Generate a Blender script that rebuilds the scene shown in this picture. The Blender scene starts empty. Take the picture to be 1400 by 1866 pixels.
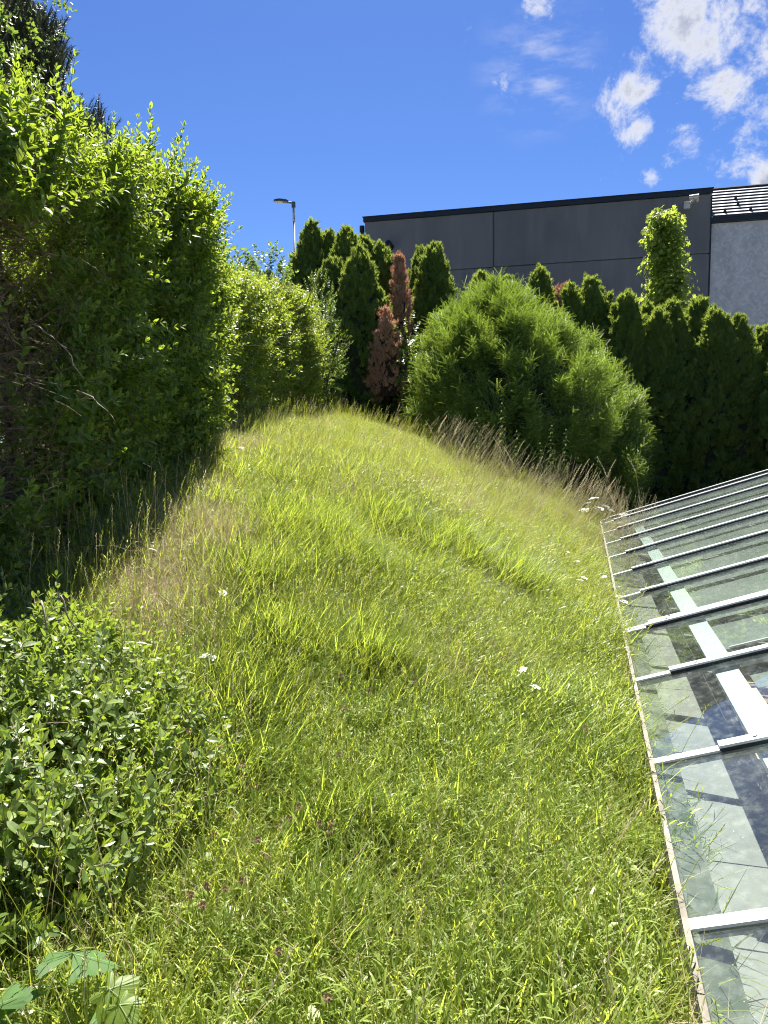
import bpy, math, random
import numpy as np
from mathutils import Vector, Matrix, Euler
random.seed(7); RNG = np.random.default_rng(11)
PI = math.pi; R = math.radians
SC = bpy.context.scene; COL = SC.collection

# ------------------------------------------------------------------ camera
EYE = 1.6
PITCH, ROLL, FPX = R(5.83), R(0.75), 1332.0
cam_right = Vector((math.cos(ROLL), 0, -math.sin(ROLL)))
cam_fwd = Vector((0, math.cos(PITCH), -math.sin(PITCH)))
cam_fwd = (cam_fwd - cam_right * cam_fwd.dot(cam_right)).normalized()
cam_up = cam_right.cross(cam_fwd)
cam_data = bpy.data.cameras.new('camera'); cam = bpy.data.objects.new('camera', cam_data); COL.objects.link(cam)
cam_data.sensor_fit = 'VERTICAL'; cam_data.sensor_height = 36.0; cam_data.lens = 36.0 * FPX / 1866.0
cam_data.clip_start = 0.05; cam_data.clip_end = 3000
cam.matrix_world = Matrix(((cam_right.x, cam_up.x, -cam_fwd.x, 0), (cam_right.y, cam_up.y, -cam_fwd.y, 0),
                           (cam_right.z, cam_up.z, -cam_fwd.z, EYE), (0, 0, 0, 1)))
SC.camera = cam

def ray(px, py):
    return (cam_right * ((px - 700) / FPX) + cam_up * ((933 - py) / FPX) + cam_fwd)
def at(px, py, Y):
    d = ray(px, py); t = Y / d.y
    return Vector((d.x * t, Y, EYE + d.z * t))
def on_plane_z(px, py, z):
    d = ray(px, py); t = (z - EYE) / d.z
    return Vector((d.x * t, d.y * t, z))

# ------------------------------------------------------------------ sun, sky, exposure
SUN_AZ, SUN_EL = R(2.0), R(57)          # azimuth clockwise from +Y (straight ahead)
EXPOSURE = 1.74
S = Vector((math.sin(SUN_AZ) * math.cos(SUN_EL), math.cos(SUN_AZ) * math.cos(SUN_EL), math.sin(SUN_EL)))
sun = bpy.data.lights.new('sun', 'SUN'); sun.energy = 5.0; sun.angle = R(0.53); sun.color = (1.0, 0.95, 0.87)
sun_o = bpy.data.objects.new('sun', sun); COL.objects.link(sun_o)
sun_o.rotation_euler = (-S).to_track_quat('-Z', 'Y').to_euler()
SC.view_settings.view_transform = 'Standard'; SC.view_settings.look = 'None'
SC.view_settings.exposure = EXPOSURE; SC.view_settings.gamma = 1.0; SC.view_settings.use_curve_mapping = False
SC.cycles.max_bounces = 5; SC.cycles.diffuse_bounces = 2; SC.cycles.glossy_bounces = 2; SC.cycles.use_adaptive_sampling = True; SC.cycles.adaptive_threshold = 0.02
SC.cycles.transmission_bounces = 6; SC.cycles.transparent_max_bounces = 12
SC.cycles.sample_clamp_indirect = 6.0; SC.cycles.use_denoising = True; SC.cycles.denoiser = 'OPENIMAGEDENOISE'; SC.cycles.denoising_input_passes = 'RGB_ALBEDO_NORMAL'; SC.cycles.denoising_prefilter = 'NONE'; SC.cycles.filter_width = 1.05

class NT:
    """small node helper"""
    def __init__(s, tree): s.t = tree; tree.nodes.clear()
    def n(s, typ, ins=None, **props):
        nd = s.t.nodes.new(typ)
        for k, v in props.items(): setattr(nd, k, v)
        for k, v in (ins or {}).items():
            sock = nd.inputs[k]
            if isinstance(v, bpy.types.NodeSocket): s.t.links.new(v, sock)
            else:
                if isinstance(v, tuple) and len(v) == 3 and sock.type == 'RGBA': v = v + (1.0,)
                sock.default_value = v
        return nd
    def math(s, op, a, b=0.0, c=None, clamp=False):
        ins = {0: a, 1: b}
        if c is not None: ins[2] = c
        return s.n('ShaderNodeMath', ins, operation=op, use_clamp=clamp).outputs[0]
    def mix(s, f, a, b, blend='MIX'):
        m = s.n('ShaderNodeMix', data_type='RGBA', blend_type=blend)
        for i, v in ((0, f), (6, a), (7, b)):
            if isinstance(v, bpy.types.NodeSocket): s.t.links.new(v, m.inputs[i])
            else: m.inputs[i].default_value = (v + (1.0,)) if isinstance(v, tuple) and len(v) == 3 else v
        return m.outputs[2]
    def ramp(s, f, a, b, ca=0.0, cb=1.0):
        return s.n('ShaderNodeMapRange', {0: f, 1: a, 2: b, 3: ca, 4: cb}, interpolation_type='SMOOTHSTEP').outputs[0]
    def noise(s, vec, scale, detail=4, rough=0.55, out=0, dist=0.0):
        ins = {'Scale': scale, 'Detail': detail, 'Roughness': rough, 'Distortion': dist}
        if vec is not None: ins['Vector'] = vec
        return s.n('ShaderNodeTexNoise', ins).outputs[out]

world = bpy.data.worlds.new("World"); SC.world = world; world.use_nodes = True
w = NT(world.node_tree)
SKY_STRENGTH = 0.0515
sky = w.n('ShaderNodeTexSky', sky_type='NISHITA', sun_disc=False, sun_elevation=SUN_EL, sun_rotation=SUN_AZ,
          air_density=1.0, dust_density=0.25, ozone_density=2.2, altitude=300)
hs = w.n('ShaderNodeHueSaturation', {'Hue': 0.512, 'Saturation': 1.12, 'Value': 1.0, 'Color': sky.outputs[0]}).outputs[0]
hs = w.mix(1.0, hs, (.44, .60, .80), 'MULTIPLY')
tc = w.n('ShaderNodeTexCoord').outputs['Generated']
def blob(px, py, rad, amp):
    d = ray(px, py).normalized()
    dist = w.n('ShaderNodeVectorMath', {0: tc, 1: tuple(d)}, operation='DISTANCE').outputs['Value']
    return w.math('MULTIPLY', w.ramp(dist, rad / FPX * 1.35, 0.0), amp)
fld = None
for b in [(1290, 45, 120, .85), (1215, 60, 80, .75), (1150, 158, 74, 1.1), (1092, 130, 38, .7), (1325, 168, 62, 1.0), (1170, 236, 38, .95),
          (1245, 272, 60, 1.0), (1300, 290, 34, .55), (1188, 323, 26, .8), (1412, 335, 44, 1.1), (985, -8, 46, .95), (1380, 100, 60, .8), (1060, 145, 24, .6),
          (1720, 40, 260, .8), (1850, 380, 150, .8), (1320, 220, 62, .6), (1250, 215, 42, .55), (1180, 25, 40, .5), (1500, -300, 400, .9), (-900, -200, 300, .9), (300, -900, 300, .8)]:
    v = blob(*b)
    fld = v if fld is None else w.math('MAXIMUM', fld, v)
warp = w.noise(tc, 6.0, 3, .5, out=1)
vec2 = w.n('ShaderNodeMix', {0: 0.06}, data_type='VECTOR'); world.node_tree.links.new(tc, vec2.inputs[4]); world.node_tree.links.new(warp, vec2.inputs[5])
nz = w.noise(vec2.outputs[1], 13.0, 10, .66)
nz2 = w.noise(vec2.outputs[1], 46.0, 8, .68)
nn = w.math('ADD', w.math('MULTIPLY', nz, .72), w.math('MULTIPLY', nz2, .28))
fld = w.math('SUBTRACT', fld, w.math('MULTIPLY', w.math('LESS_THAN', fld, .02), 3.0))
dens = w.math('ADD', fld, w.math('MULTIPLY', w.math('SUBTRACT', nn, .5), 4.4))
mask = w.ramp(dens, .40, 1.10)
thick = w.ramp(dens, .80, 1.5)
haze_n = w.noise(w.n('ShaderNodeMapping', {0: tc, 3: (3.0, 3.0, 9.0)}).outputs[0], 5.0, 8, .6)
veil = w.math('MULTIPLY', blob(985, 125, 90, .5), w.ramp(haze_n, .42, .72))
cl = w.mix(thick, (5.2, 5.3, 5.7), (2.6, 2.85, 3.7))
mask = w.math('MULTIPLY', w.math('MAXIMUM', mask, veil), .97)
colr = w.mix(mask, hs, cl)
bg = w.n('ShaderNodeBackground', {'Color': colr, 'Strength': SKY_STRENGTH})
world.node_tree.links.new(bg.outputs[0], w.n('ShaderNodeOutputWorld').inputs[0])

# ------------------------------------------------------------------ materials
def new_mat(name):
    m = bpy.data.materials.new(name); m.use_nodes = True
    return m, NT(m.node_tree)
def finish(nt, shader, disp=None):
    o = nt.n('ShaderNodeOutputMaterial'); nt.t.links.new(shader, o.inputs[0])

def leaf_mat(name, dark, light, trans, tw=0.42, gloss=0.35, rough=0.42, young=None, noise_scale=1.3, young_at=(.6, .85)):
    """leaf: top reflects, and light comes through the blade; colour differs per leaf, per sprig and per patch"""
    m, n = new_mat(name)
    rnd = n.n('ShaderNodeObjectInfo').outputs['Random']
    var = n.n('ShaderNodeAttribute', attribute_name='var').outputs['Fac']
    pos = n.n('ShaderNodeNewGeometry').outputs['Position']
    ns = n.noise(pos, noise_scale, 3)
    f = n.math('ADD', n.math('MULTIPLY', rnd, .35), n.math('MULTIPLY', var, .45))
    f = n.math('ADD', f, n.math('MULTIPLY', n.math('SUBTRACT', ns, .5), .9), clamp=True)
    c = n.mix(f, dark, light)
    t = n.mix(f, tuple(x * .75 for x in trans), trans)
    if young:
        yv = n.n('ShaderNodeAttribute', attribute_name='young').outputs['Fac']
        yf = n.math('MULTIPLY', yv, n.ramp(n.math('ADD', n.math('MULTIPLY', rnd, .6), n.math('MULTIPLY', ns, .6)), young_at[0] - .3, young_at[1] - .3), clamp=True)
        c = n.mix(yf, c, young)
    p = n.n('ShaderNodeBsdfPrincipled', {'Base Color': c, 'Roughness': rough, 'Specular IOR Level': gloss})
    tr = n.n('ShaderNodeBsdfTranslucent', {'Color': t})
    mx = n.n('ShaderNodeMixShader', {0: tw, 1: p.outputs[0], 2: tr.outputs[0]})
    finish(n, mx.outputs[0]); return m

def plain(name, col, rough=.6, metal=0.0, var=.15, scale=8.0, bump=0.0, bscale=60.0, spec=.4, col2=None):
    m, n = new_mat(name)
    pos = n.n('ShaderNodeTexCoord').outputs['Object']
    a = n.noise(pos, scale, 6, .6)
    c2 = col2 or tuple(x * (1 - var * 2) for x in col)
    c = n.mix(n.ramp(a, .3, .7), col, c2)
    ins = {'Base Color': c, 'Roughness': rough, 'Metallic': metal, 'Specular IOR Level': spec}
    p = n.n('ShaderNodeBsdfPrincipled', ins)
    if bump:
        b = n.n('ShaderNodeBump', {'Strength': bump, 'Distance': .01, 'Height': n.noise(pos, bscale, 5, .6)})
        n.t.links.new(b.outputs[0], p.inputs['Normal'])
    finish(n, p.outputs[0]); return m

M = {}
M['privet'] = leaf_mat('privet_leaf', (.062, .130, .030), (.14, .22, .045), (.44, .58, .04), .42, .25, .5, young=(.24, .31, .06), young_at=(.75, 1.0))
M['privet_near'] = leaf_mat('privet_near_leaf', (.055, .11, .025), (.18, .25, .055), (.42, .56, .05), .36, .4, .42, young=(.28, .34, .08))
M['hedge_fine'] = leaf_mat('hedge_fine_leaf', (.11, .18, .03), (.21, .28, .05), (.50, .62, .05), .45, .4, .4, young=(.22, .28, .05))
M['thuja'] = leaf_mat('thuja_spray', (.10, .185, .05), (.19, .285, .075), (.38, .48, .07), .40, .2, .55, young=(.19, .23, .05))
M['thuja_dead'] = leaf_mat('dead_thuja_spray', (.46, .23, .14), (.74, .46, .32), (.62, .33, .18), .25, .2, .7)
M['yew'] = leaf_mat('yew_needle', (.055, .13, .036), (.12, .21, .05), (.36, .50, .05), .42, .3, .48, young=(.32, .40, .08), young_at=(.25, .6))
M['grass'] = leaf_mat('grass_blade', (.17, .225, .035), (.37, .40, .095), (.64, .70, .09), .48, .35, .42, noise_scale=2.2)
M['grass_broad'] = leaf_mat('broad_grass_blade', (.10, .17, .025), (.19, .26, .04), (.50, .60, .07), .50, .3, .45, noise_scale=2.0)
M['grass_dry'] = leaf_mat('dry_grass_blade', (.40, .30, .18), (.64, .53, .36), (.50, .40, .22), .35, .2, .6)
M['herb'] = leaf_mat('herb_leaf', (.16, .23, .045), (.34, .41, .105), (.56, .67, .08), .42, .38, .42)
M['maple'] = leaf_mat('broad_lobed_leaf', (.07, .14, .045), (.12, .20, .06), (.26, .42, .05), .32, .18, .6)
M['amber'] = leaf_mat('star_leaf', (.13, .20, .04), (.24, .32, .06), (.54, .66, .08), .48, .35, .4)
M['ivy'] = leaf_mat('ivy_leaf', (.07, .14, .03), (.17, .24, .08), (.32, .45, .05), .36, .45, .38)
M['pine'] = leaf_mat('pine_needle', (.05, .062, .034), (.11, .12, .06), (.07, .09, .03), .15, .3, .5)
M['nettle'] = leaf_mat('weed_leaf', (.06, .10, .035), (.13, .18, .06), (.20, .30, .05), .35, .08, .7)
M['white_petal'] = plain('white_petal', (.75, .76, .70), .6, var=.06, scale=40)
M['clover'] = plain('faded_flower', (.20, .12, .065), .8, var=.3, scale=60, col2=(.34, .22, .13))
M['plume'] = leaf_mat('seed_plume', (.56, .48, .30), (.78, .70, .48), (.72, .64, .38), .35, .15, .7)
M['yellow'] = plain('yellow_petal', (.75, .50, .03), .6, var=.05)
M['bark'] = plain('bark', (.13, .09, .06), .85, var=.25, scale=20, bump=.4)
M['twig'] = plain('twig_bark', (.22, .155, .10), .8, var=.25, scale=30)
M['twig_pale'] = plain('pale_twig_bark', (.34, .27, .19), .75, var=.2, scale=30)
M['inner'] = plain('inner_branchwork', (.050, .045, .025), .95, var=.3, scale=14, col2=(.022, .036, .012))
M['alu'] = plain('pale_aluminium', (.55, .55, .54), .38, .25, var=.05, scale=5)
M['alu_dark'] = plain('dull_aluminium', (.42, .43, .42), .45, .5, var=.08, scale=9)
M['rubber'] = plain('black_rubber', (.012, .012, .013), .6, var=.1)
M['steel'] = plain('screw_steel', (.45, .45, .45), .35, .9, var=.1)
M['beam_white'] = plain('white_beam_paint', (.50, .55, .54), .5, var=.06, scale=6)
M['blind'] = plain('grey_blind_cloth', (.155, .170, .148), .85, var=.10, scale=2.2, bump=.1, bscale=200)
M['wood'] = plain('orange_brown_wood', (.36, .17, .07), .5, var=.25, scale=7)
M['wood_pale'] = plain('pale_wood', (.62, .47, .30), .5, var=.12, scale=9)
M['lavender'] = plain('lavender_cloth', (.20, .21, .34), .8, var=.08)
M['black_metal'] = plain('black_metal', (.018, .018, .02), .45, .2)
M['camera_white'] = plain('off_white_plastic', (.62, .60, .54), .45)
M['lamp_grey'] = plain('galvanised_pole', (.42, .44, .46), .45, .6, var=.06)
M['lamp_head'] = plain('lamp_housing', (.13, .13, .14), .5, .3)
M['lens'] = plain('lamp_lens', (.6, .62, .62), .25)
M['cap'] = plain('dark_cap_flashing', (.028, .032, .040), .5, .3, var=.08, scale=1)
M['white_wall'] = plain('white_render', (.80, .80, .80), .8, var=.03, scale=2)
M['asphalt'] = plain('asphalt', (.055, .055, .057), .9, var=.2, scale=5, bump=.3)
M['concrete'] = plain('pale_concrete', (.42, .38, .31), .85, var=.15, scale=7, bump=.3, bscale=50)
M['tile'] = plain('pale_floor_tile', (.20, .187, .163), .55, var=.10, scale=3)
M['grout'] = plain('tile_grout', (.22, .21, .19), .9)

def wall_dark():
    m, n = new_mat('dark_grey_render')
    pos = n.n('ShaderNodeTexCoord').outputs['Object']
    a = n.noise(n.n('ShaderNodeMapping', {0: pos, 3: (1, 1, .55)}).outputs[0], .9, 3, .5)
    b = n.noise(n.n('ShaderNodeMapping', {0: pos, 3: (1, 1, .16)}).outputs[0], 2.6, 3, .5)
    c = n.mix(n.ramp(a, .3, .7), (.150, .146, .146), (.185, .180, .178))
    c = n.mix(n.ramp(b, .45, .8, 0, .55), c, (.235, .228, .222))
    p = n.n('ShaderNodeBsdfPrincipled', {'Base Color': c, 'Roughness': .85, 'Specular IOR Level': .2})
    finish(n, p.outputs[0]); return m
M['wall_dark'] = wall_dark()
def wall_light():
    m, n = new_mat('mottled_grey_render')
    pos = n.n('ShaderNodeTexCoord').outputs['Object']
    a = n.noise(pos, .9, 4, .6, dist=1.2)
    b = n.noise(pos, 2.6, 4, .6, dist=3.0)
    c = n.mix(n.ramp(a, .35, .65), (.44, .425, .42), (.56, .545, .54))
    c = n.mix(n.ramp(b, .42, .68, 0, .6), c, (.72, .70, .69))
    p = n.n('ShaderNodeBsdfPrincipled', {'Base Color': c, 'Roughness': .8, 'Specular IOR Level': .2})
    bp = n.n('ShaderNodeBump', {'Strength': .3, 'Distance': .02, 'Height': b})
    n.t.links.new(bp.outputs[0], p.inputs['Normal']); finish(n, p.outputs[0]); return m
M['wall_light'] = wall_light()
def soil():
    m, n = new_mat('soil_and_thatch')
    pos = n.n('ShaderNodeNewGeometry').outputs['Position']
    a = n.noise(pos, 5, 6, .6); b = n.noise(pos, 45, 5, .7)
    c = n.mix(n.ramp(a, .35, .65), (.050, .058, .020), (.085, .078, .038))
    c = n.mix(n.ramp(b, .4, .7), c, (.055, .042, .025))
    p = n.n('ShaderNodeBsdfPrincipled', {'Base Color': c, 'Roughness': .95, 'Specular IOR Level': .1})
    bp = n.n('ShaderNodeBump', {'Strength': .8, 'Distance': .04, 'Height': b})
    n.t.links.new(bp.outputs[0], p.inputs['Normal']); finish(n, p.outputs[0]); return m
M['soil'] = soil()
def glass():
    m, n = new_mat('dusty_glass')
    pos = n.n('ShaderNodeTexCoord').outputs['Object']
    fc = n.n('ShaderNodeLayerWeight', {'Blend': .5}).outputs['Facing']; lw = n.math('ADD', .045, n.math('MULTIPLY', n.math('POWER', fc, 5.0), .9))
    gl = n.n('ShaderNodeBsdfGlossy', {'Color': (.93, .97, .95), 'Roughness': .015})
    tr = n.n('ShaderNodeBsdfTransparent', {'Color': (.90, .945, .925)})
    a = n.n('ShaderNodeMixShader', {0: lw, 1: tr.outputs[0], 2: gl.outputs[0]})
    big = n.noise(pos, 2.0, 5, .6); fine = n.noise(pos, 26, 6, .7); spots = n.noise(pos, 90, 2, .5)
    d = n.math('ADD', n.ramp(big, .3, .75, .006, .03), n.math('MULTIPLY', n.ramp(fine, .45, .75), .07))
    d = n.math('ADD', d, n.math('MULTIPLY', n.ramp(spots, .74, .79), .5), clamp=True)
    df = n.n('ShaderNodeBsdfDiffuse', {'Color': (.62, .66, .60)})
    b = n.n('ShaderNodeMixShader', {0: d, 1: a.outputs[0], 2: df.outputs[0]})
    finish(n, b.outputs[0]); return m
M['glass'] = glass()
def roof_metal():
    return plain('pale_standing_seam_metal', (.62, .63, .64), .30, .55, var=.05, scale=1.5)
M['roof'] = plain('pale_standing_seam_metal', (.52, .52, .53), .45, .1, var=.05, scale=1.5)

# ------------------------------------------------------------------ mesh helpers
class G:
    """collects polygons (verts, faces) with optional per-face 'var' and 'young' values; builds one mesh"""
    def __init__(s): s.v = []; s.f = []; s.var = []; s.yg = []; s.mi = []; s.cur = 0
    def add(s, vs, fs, var=0.5, young=0.0):
        o = len(s.v); s.v.extend([tuple(x) for x in vs])
        for f in fs: s.f.append(tuple(i + o for i in f)); s.var.append(var); s.yg.append(young); s.mi.append(s.cur)
    def box(s, c, size, mat=None):
        cx, cy, cz = c; x, y, z = size[0] / 2, size[1] / 2, size[2] / 2
        vs = [Vector((i * x, j * y, k * z)) for i in (-1, 1) for j in (-1, 1) for k in (-1, 1)]
        if mat is not None: vs = [mat @ v for v in vs]
        vs = [v + Vector(c) for v in vs]
        s.add(vs, [(0, 1, 3, 2), (4, 6, 7, 5), (0, 4, 5, 1), (2, 3, 7, 6), (0, 2, 6, 4), (1, 5, 7, 3)])
    def tube(s, pts, r0, r1=None, n=5, var=.5):
        r1 = r0 if r1 is None else r1; pts = [Vector(p) for p in pts]; rings = []
        m = len(pts)
        for i, p in enumerate(pts):
            d = (pts[min(i + 1, m - 1)] - pts[max(i - 1, 0)]).normalized()
            a = d.orthogonal().normalized(); b = d.cross(a); r = r0 + (r1 - r0) * i / (m - 1)
            rings.append([p + (a * math.cos(2 * PI * k / n) + b * math.sin(2 * PI * k / n)) * r for k in range(n)])
        vs = [v for rg in rings for v in rg]; fs = []
        for i in range(m - 1):
            for k in range(n): fs.append((i * n + k, i * n + (k + 1) % n, (i + 1) * n + (k + 1) % n, (i + 1) * n + k))
        fs.append(tuple(range(n - 1, -1, -1))); fs.append(tuple(range((m - 1) * n, m * n)))
        s.add(vs, fs, var)
    def mesh(s, name, mat, smooth=False):
        me = bpy.data.meshes.new(name); me.from_pydata(s.v, [], s.f)
        for q_ in (mat if isinstance(mat, (list, tuple)) else [mat] if mat is not None else []): me.materials.append(q_)
        me.polygons.foreach_set('material_index', np.array(s.mi, dtype=np.int32))
        a = me.attributes.new('var', 'FLOAT', 'FACE'); a.data.foreach_set('value', np.array(s.var, dtype=np.float32))
        a = me.attributes.new('young', 'FLOAT', 'FACE'); a.data.foreach_set('value', np.array(s.yg, dtype=np.float32))
        if smooth: me.shade_smooth()
        me.update(); return me
    def obj(s, name, mat, parent=None, smooth=False):
        o = bpy.data.objects.new(name, s.mesh(name, mat, smooth)); COL.objects.link(o)
        if parent is not None: o.parent = parent; o.matrix_parent_inverse = parent.matrix_world.inverted()
        return o

def tag(o, label=None, cat=None, group=None, kind=None):
    if label: o['label'] = label
    if cat: o['category'] = cat
    if group: o['group'] = group
    if kind: o['kind'] = kind
    return o
def thing(name, loc, label, cat, group=None):
    o = bpy.data.objects.new(name, None); o.empty_display_size = .1; COL.objects.link(o)
    o.location = loc; o.matrix_world = Matrix.Translation(loc)
    return tag(o, label, cat, group)
def add_mesh(name, me, parent, mat4):
    o = bpy.data.objects.new(name, me); COL.objects.link(o); o.parent = parent
    o.matrix_parent_inverse = parent.matrix_world.inverted(); o.matrix_basis = mat4
    return o
def rotz(a): return Matrix.Rotation(a, 3, 'Z')

def blade(g, base, az, length, width, lean, curl, segs=4, var=.5, young=0., fold=0.0):
    """one grass blade: a tapering, arching ribbon"""
    d = Vector((math.cos(az), math.sin(az), 0)); sd = Vector((-math.sin(az), math.cos(az), 0))
    p = Vector(base); ang = lean; vs = []
    for i in range(segs + 1):
        t = i / segs; wd = width * (1 - t ** 1.8) * (.6 + .4 * min(1, t * 4))
        if i < segs: vs += [p - sd * wd / 2, p + sd * wd / 2]
        else: vs.append(p.copy())
        p = p + (d * math.sin(ang) + Vector((0, 0, 1)) * math.cos(ang)) * (length / segs); ang += curl / segs
    fs = [(2 * i, 2 * i + 1, 2 * i + 3, 2 * i + 2) for i in range(segs - 1)] + [(2 * segs - 2, 2 * segs - 1, 2 * segs)]
    g.add(vs, fs, var, young)

def leaf_pts(L, W, cup=.22, droop=.15, prof=((.0, .0), (.22, .74), (.5, 1.0), (.78, .66), (1.0, 0.0))):
    """leaf along +Y, face up +Z, folded along its midrib"""
    vs = []; rows = []
    for t, wd in prof:
        z = -droop * L * t * t
        if wd == 0: rows.append([len(vs)]); vs.append(Vector((0, L * t, z)))
        else:
            h = W / 2 * wd; rows.append([len(vs), len(vs) + 1, len(vs) + 2])
            vs += [Vector((-h, L * t, z + cup * h)), Vector((0, L * t, z)), Vector((h, L * t, z + cup * h))]
    fs = []
    for a, b in zip(rows[:-1], rows[1:]):
        if len(a) == 1: fs += [(a[0], b[1], b[0]), (a[0], b[2], b[1])]
        elif len(b) == 1: fs += [(a[0], a[1], b[0]), (a[1], a[2], b[0])]
        else: fs += [(a[0], a[1], b[1], b[0]), (a[1], a[2], b[2], b[1])]
    return vs, fs
def frame_mat(dirn, up):
    y = Vector(dirn).normalized(); x = y.cross(Vector(up))
    if x.length < 1e-4: x = y.orthogonal()
    x.normalize(); z = x.cross(y)
    return Matrix((x, y, z)).transposed()
def add_leaf(g, base, dirn, up, L, W, var=.5, young=0., cup=.25, droop=.15):
    vs, fs = leaf_pts(L, W, cup, droop); m = frame_mat(dirn, up)
    g.add([m @ v + Vector(base) for v in vs], fs, var, young)

def sprig_leaves(length, pairs, L, W, seed, spread=R(58), young_from=.55):
    """opposite leaf pairs along a shoot that grows along +Z. returns stem points and a list of leaves"""
    r = random.Random(seed); pts = []; leaves = []
    bx, by = r.uniform(-.12, .12), r.uniform(-.12, .12)
    for i in range(6):
        t = i / 5; pts.append(Vector((bx * length * t * t, by * length * t * t, length * t)))
    for i in range(pairs):
        t = (i + .6) / pairs; c = Vector((bx * length * t * t, by * length * t * t, length * t))
        az = (i % 2) * PI / 2 + r.uniform(-.35, .35); sz = (.75 + .35 * math.sin(PI * min(t, .8))) * (1.0 if t < .8 else .72)
        for k in (0, 1):
            a = az + k * PI; sp = spread * (1.0 if t < .75 else .62) * r.uniform(.8, 1.2)
            d = Vector((math.cos(a) * math.sin(sp), math.sin(a) * math.sin(sp), math.cos(sp)))
            leaves.append((c, d, Vector((0, 0, 1)), L * sz * r.uniform(.8, 1.15), W * sz * r.uniform(.85, 1.1), r.random(), max(0, (t - young_from) / (1 - young_from))))
    t = Vector(pts[-1])
    leaves.append((t, Vector((.2, .1, 1)), Vector((1, 0, 0)), L * .5, W * .4, r.random(), 1.0))
    leaves.append((t, Vector((-.2, -.1, 1)), Vector((-1, 0, 0)), L * .45, W * .4, r.random(), 1.0))
    return pts, leaves
def sprig_mesh(name, mat, stem_mat, *a, **k):
    pts, leaves = sprig_leaves(*a, **k); g = G()
    g.tube(pts, .0022, .0010, 3)
    ns = len(g.f)
    for lf in leaves: add_leaf(g, *lf[:5], var=lf[5], young=lf[6])
    me = g.mesh(name, mat); me.materials.append(stem_mat)
    idx = np.zeros(len(g.f), dtype=np.int32); idx[:ns] = 1
    me.polygons.foreach_set('material_index', idx); return me

# ---- geometry-node scatter: POINT cloud mesh with rot/scl/pick attributes, variants as geometry
def scatter(name, pts, rots, scls, picks, variants, parent=None):
    """variants: list of meshes. The result is ONE object holding instanced geometry."""
    pts = np.asarray(pts, dtype=np.float32).reshape(-1, 3)
    me = bpy.data.meshes.new(name); me.vertices.add(len(pts)); me.vertices.foreach_set('co', pts.ravel())
    a = me.attributes.new('rot', 'FLOAT_VECTOR', 'POINT'); a.data.foreach_set('vector', np.asarray(rots, dtype=np.float32).ravel())
    a = me.attributes.new('scl', 'FLOAT', 'POINT'); a.data.foreach_set('value', np.asarray(scls, dtype=np.float32).ravel())
    a = me.attributes.new('pick', 'INT', 'POINT'); a.data.foreach_set('value', np.asarray(picks, dtype=np.int32).ravel())
    for v in variants:
        for mt in v.materials:
            if mt.name not in [q.name for q in me.materials]: me.materials.append(mt)
    o = bpy.data.objects.new(name, me); COL.objects.link(o)
    if parent is not None: o.parent = parent; o.matrix_parent_inverse = parent.matrix_world.inverted()
    tree = bpy.data.node_groups.new(name + '_nodes', 'GeometryNodeTree')
    tree.interface.new_socket('Geometry', in_out='INPUT', socket_type='NodeSocketGeometry')
    tree.interface.new_socket('Geometry', in_out='OUTPUT', socket_type='NodeSocketGeometry')
    N = tree.nodes; L = tree.links
    gi = N.new('NodeGroupInput'); go = N.new('NodeGroupOutput')
    join = N.new('GeometryNodeJoinGeometry')
    for v in reversed(variants):
        src = SRC.get(v.name)
        if src is None: src = SRC[v.name] = bpy.data.objects.new(v.name, v)
        oi = N.new('GeometryNodeObjectInfo'); oi.inputs['Object'].default_value = src; oi.inputs['As Instance'].default_value = False
        g2 = N.new('GeometryNodeGeometryToInstance'); L.new(oi.outputs['Geometry'], g2.inputs[0]); L.new(g2.outputs[0], join.inputs[0])
    iop = N.new('GeometryNodeInstanceOnPoints'); iop.inputs['Pick Instance'].default_value = True
    m2p = N.new('GeometryNodeMeshToPoints')
    L.new(gi.outputs[0], m2p.inputs['Mesh']); L.new(m2p.outputs[0], iop.inputs['Points']); L.new(join.outputs[0], iop.inputs['Instance'])
    def attr(nm, typ):
        q = N.new('GeometryNodeInputNamedAttribute'); q.data_type = typ; q.inputs['Name'].default_value = nm; return q.outputs['Attribute']
    e2r = N.new('FunctionNodeEulerToRotation'); L.new(attr('rot', 'FLOAT_VECTOR'), e2r.inputs[0]); L.new(e2r.outputs[0], iop.inputs['Rotation'])
    L.new(attr('scl', 'FLOAT'), iop.inputs['Scale']); L.new(attr('pick', 'INT'), iop.inputs['Instance Index'])
    L.new(iop.outputs[0], go.inputs[0])
    md = o.modifiers.new('scatter', 'NODES'); md.node_group = tree
    return o
SRC = {}
def dirs_to_euler(d, spin):
    """numpy: Euler XYZ (as rotation matrix) that turns +Z to d with a spin about it"""
    d = d / np.linalg.norm(d, axis=1, keepdims=True)
    az = np.arctan2(d[:, 1], d[:, 0]); pol = np.arccos(np.clip(d[:, 2], -1, 1))
    # R = Rz(az) Ry(pol) Rz(spin)
    ca, sa, cp, sp, cs, ss = np.cos(az), np.sin(az), np.cos(pol), np.sin(pol), np.cos(spin), np.sin(spin)
    r00 = ca * cp * cs - sa * ss; r10 = sa * cp * cs + ca * ss; r20 = -sp * cs
    r21 = sp * ss; r22 = cp
    return np.stack([np.arctan2(r21, r22), -np.arcsin(np.clip(r20, -1, 1)), np.arctan2(r10, r00)], 1)
def hash3(p, f, ph=0.0):
    """cheap smooth pseudo-noise in -1..1 for lumps"""
    x, y, z = p[:, 0] * f, p[:, 1] * f, p[:, 2] * f
    return (np.sin(x * 1.3 + 1.7 * np.sin(y * .9 + ph) + ph) + np.sin(y * 1.7 + 1.3 * np.sin(z * 1.1 + ph * 2)) + np.sin(z * 1.5 + 1.9 * np.sin(x * .8 + ph * 3) + 2)) / 3

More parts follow.
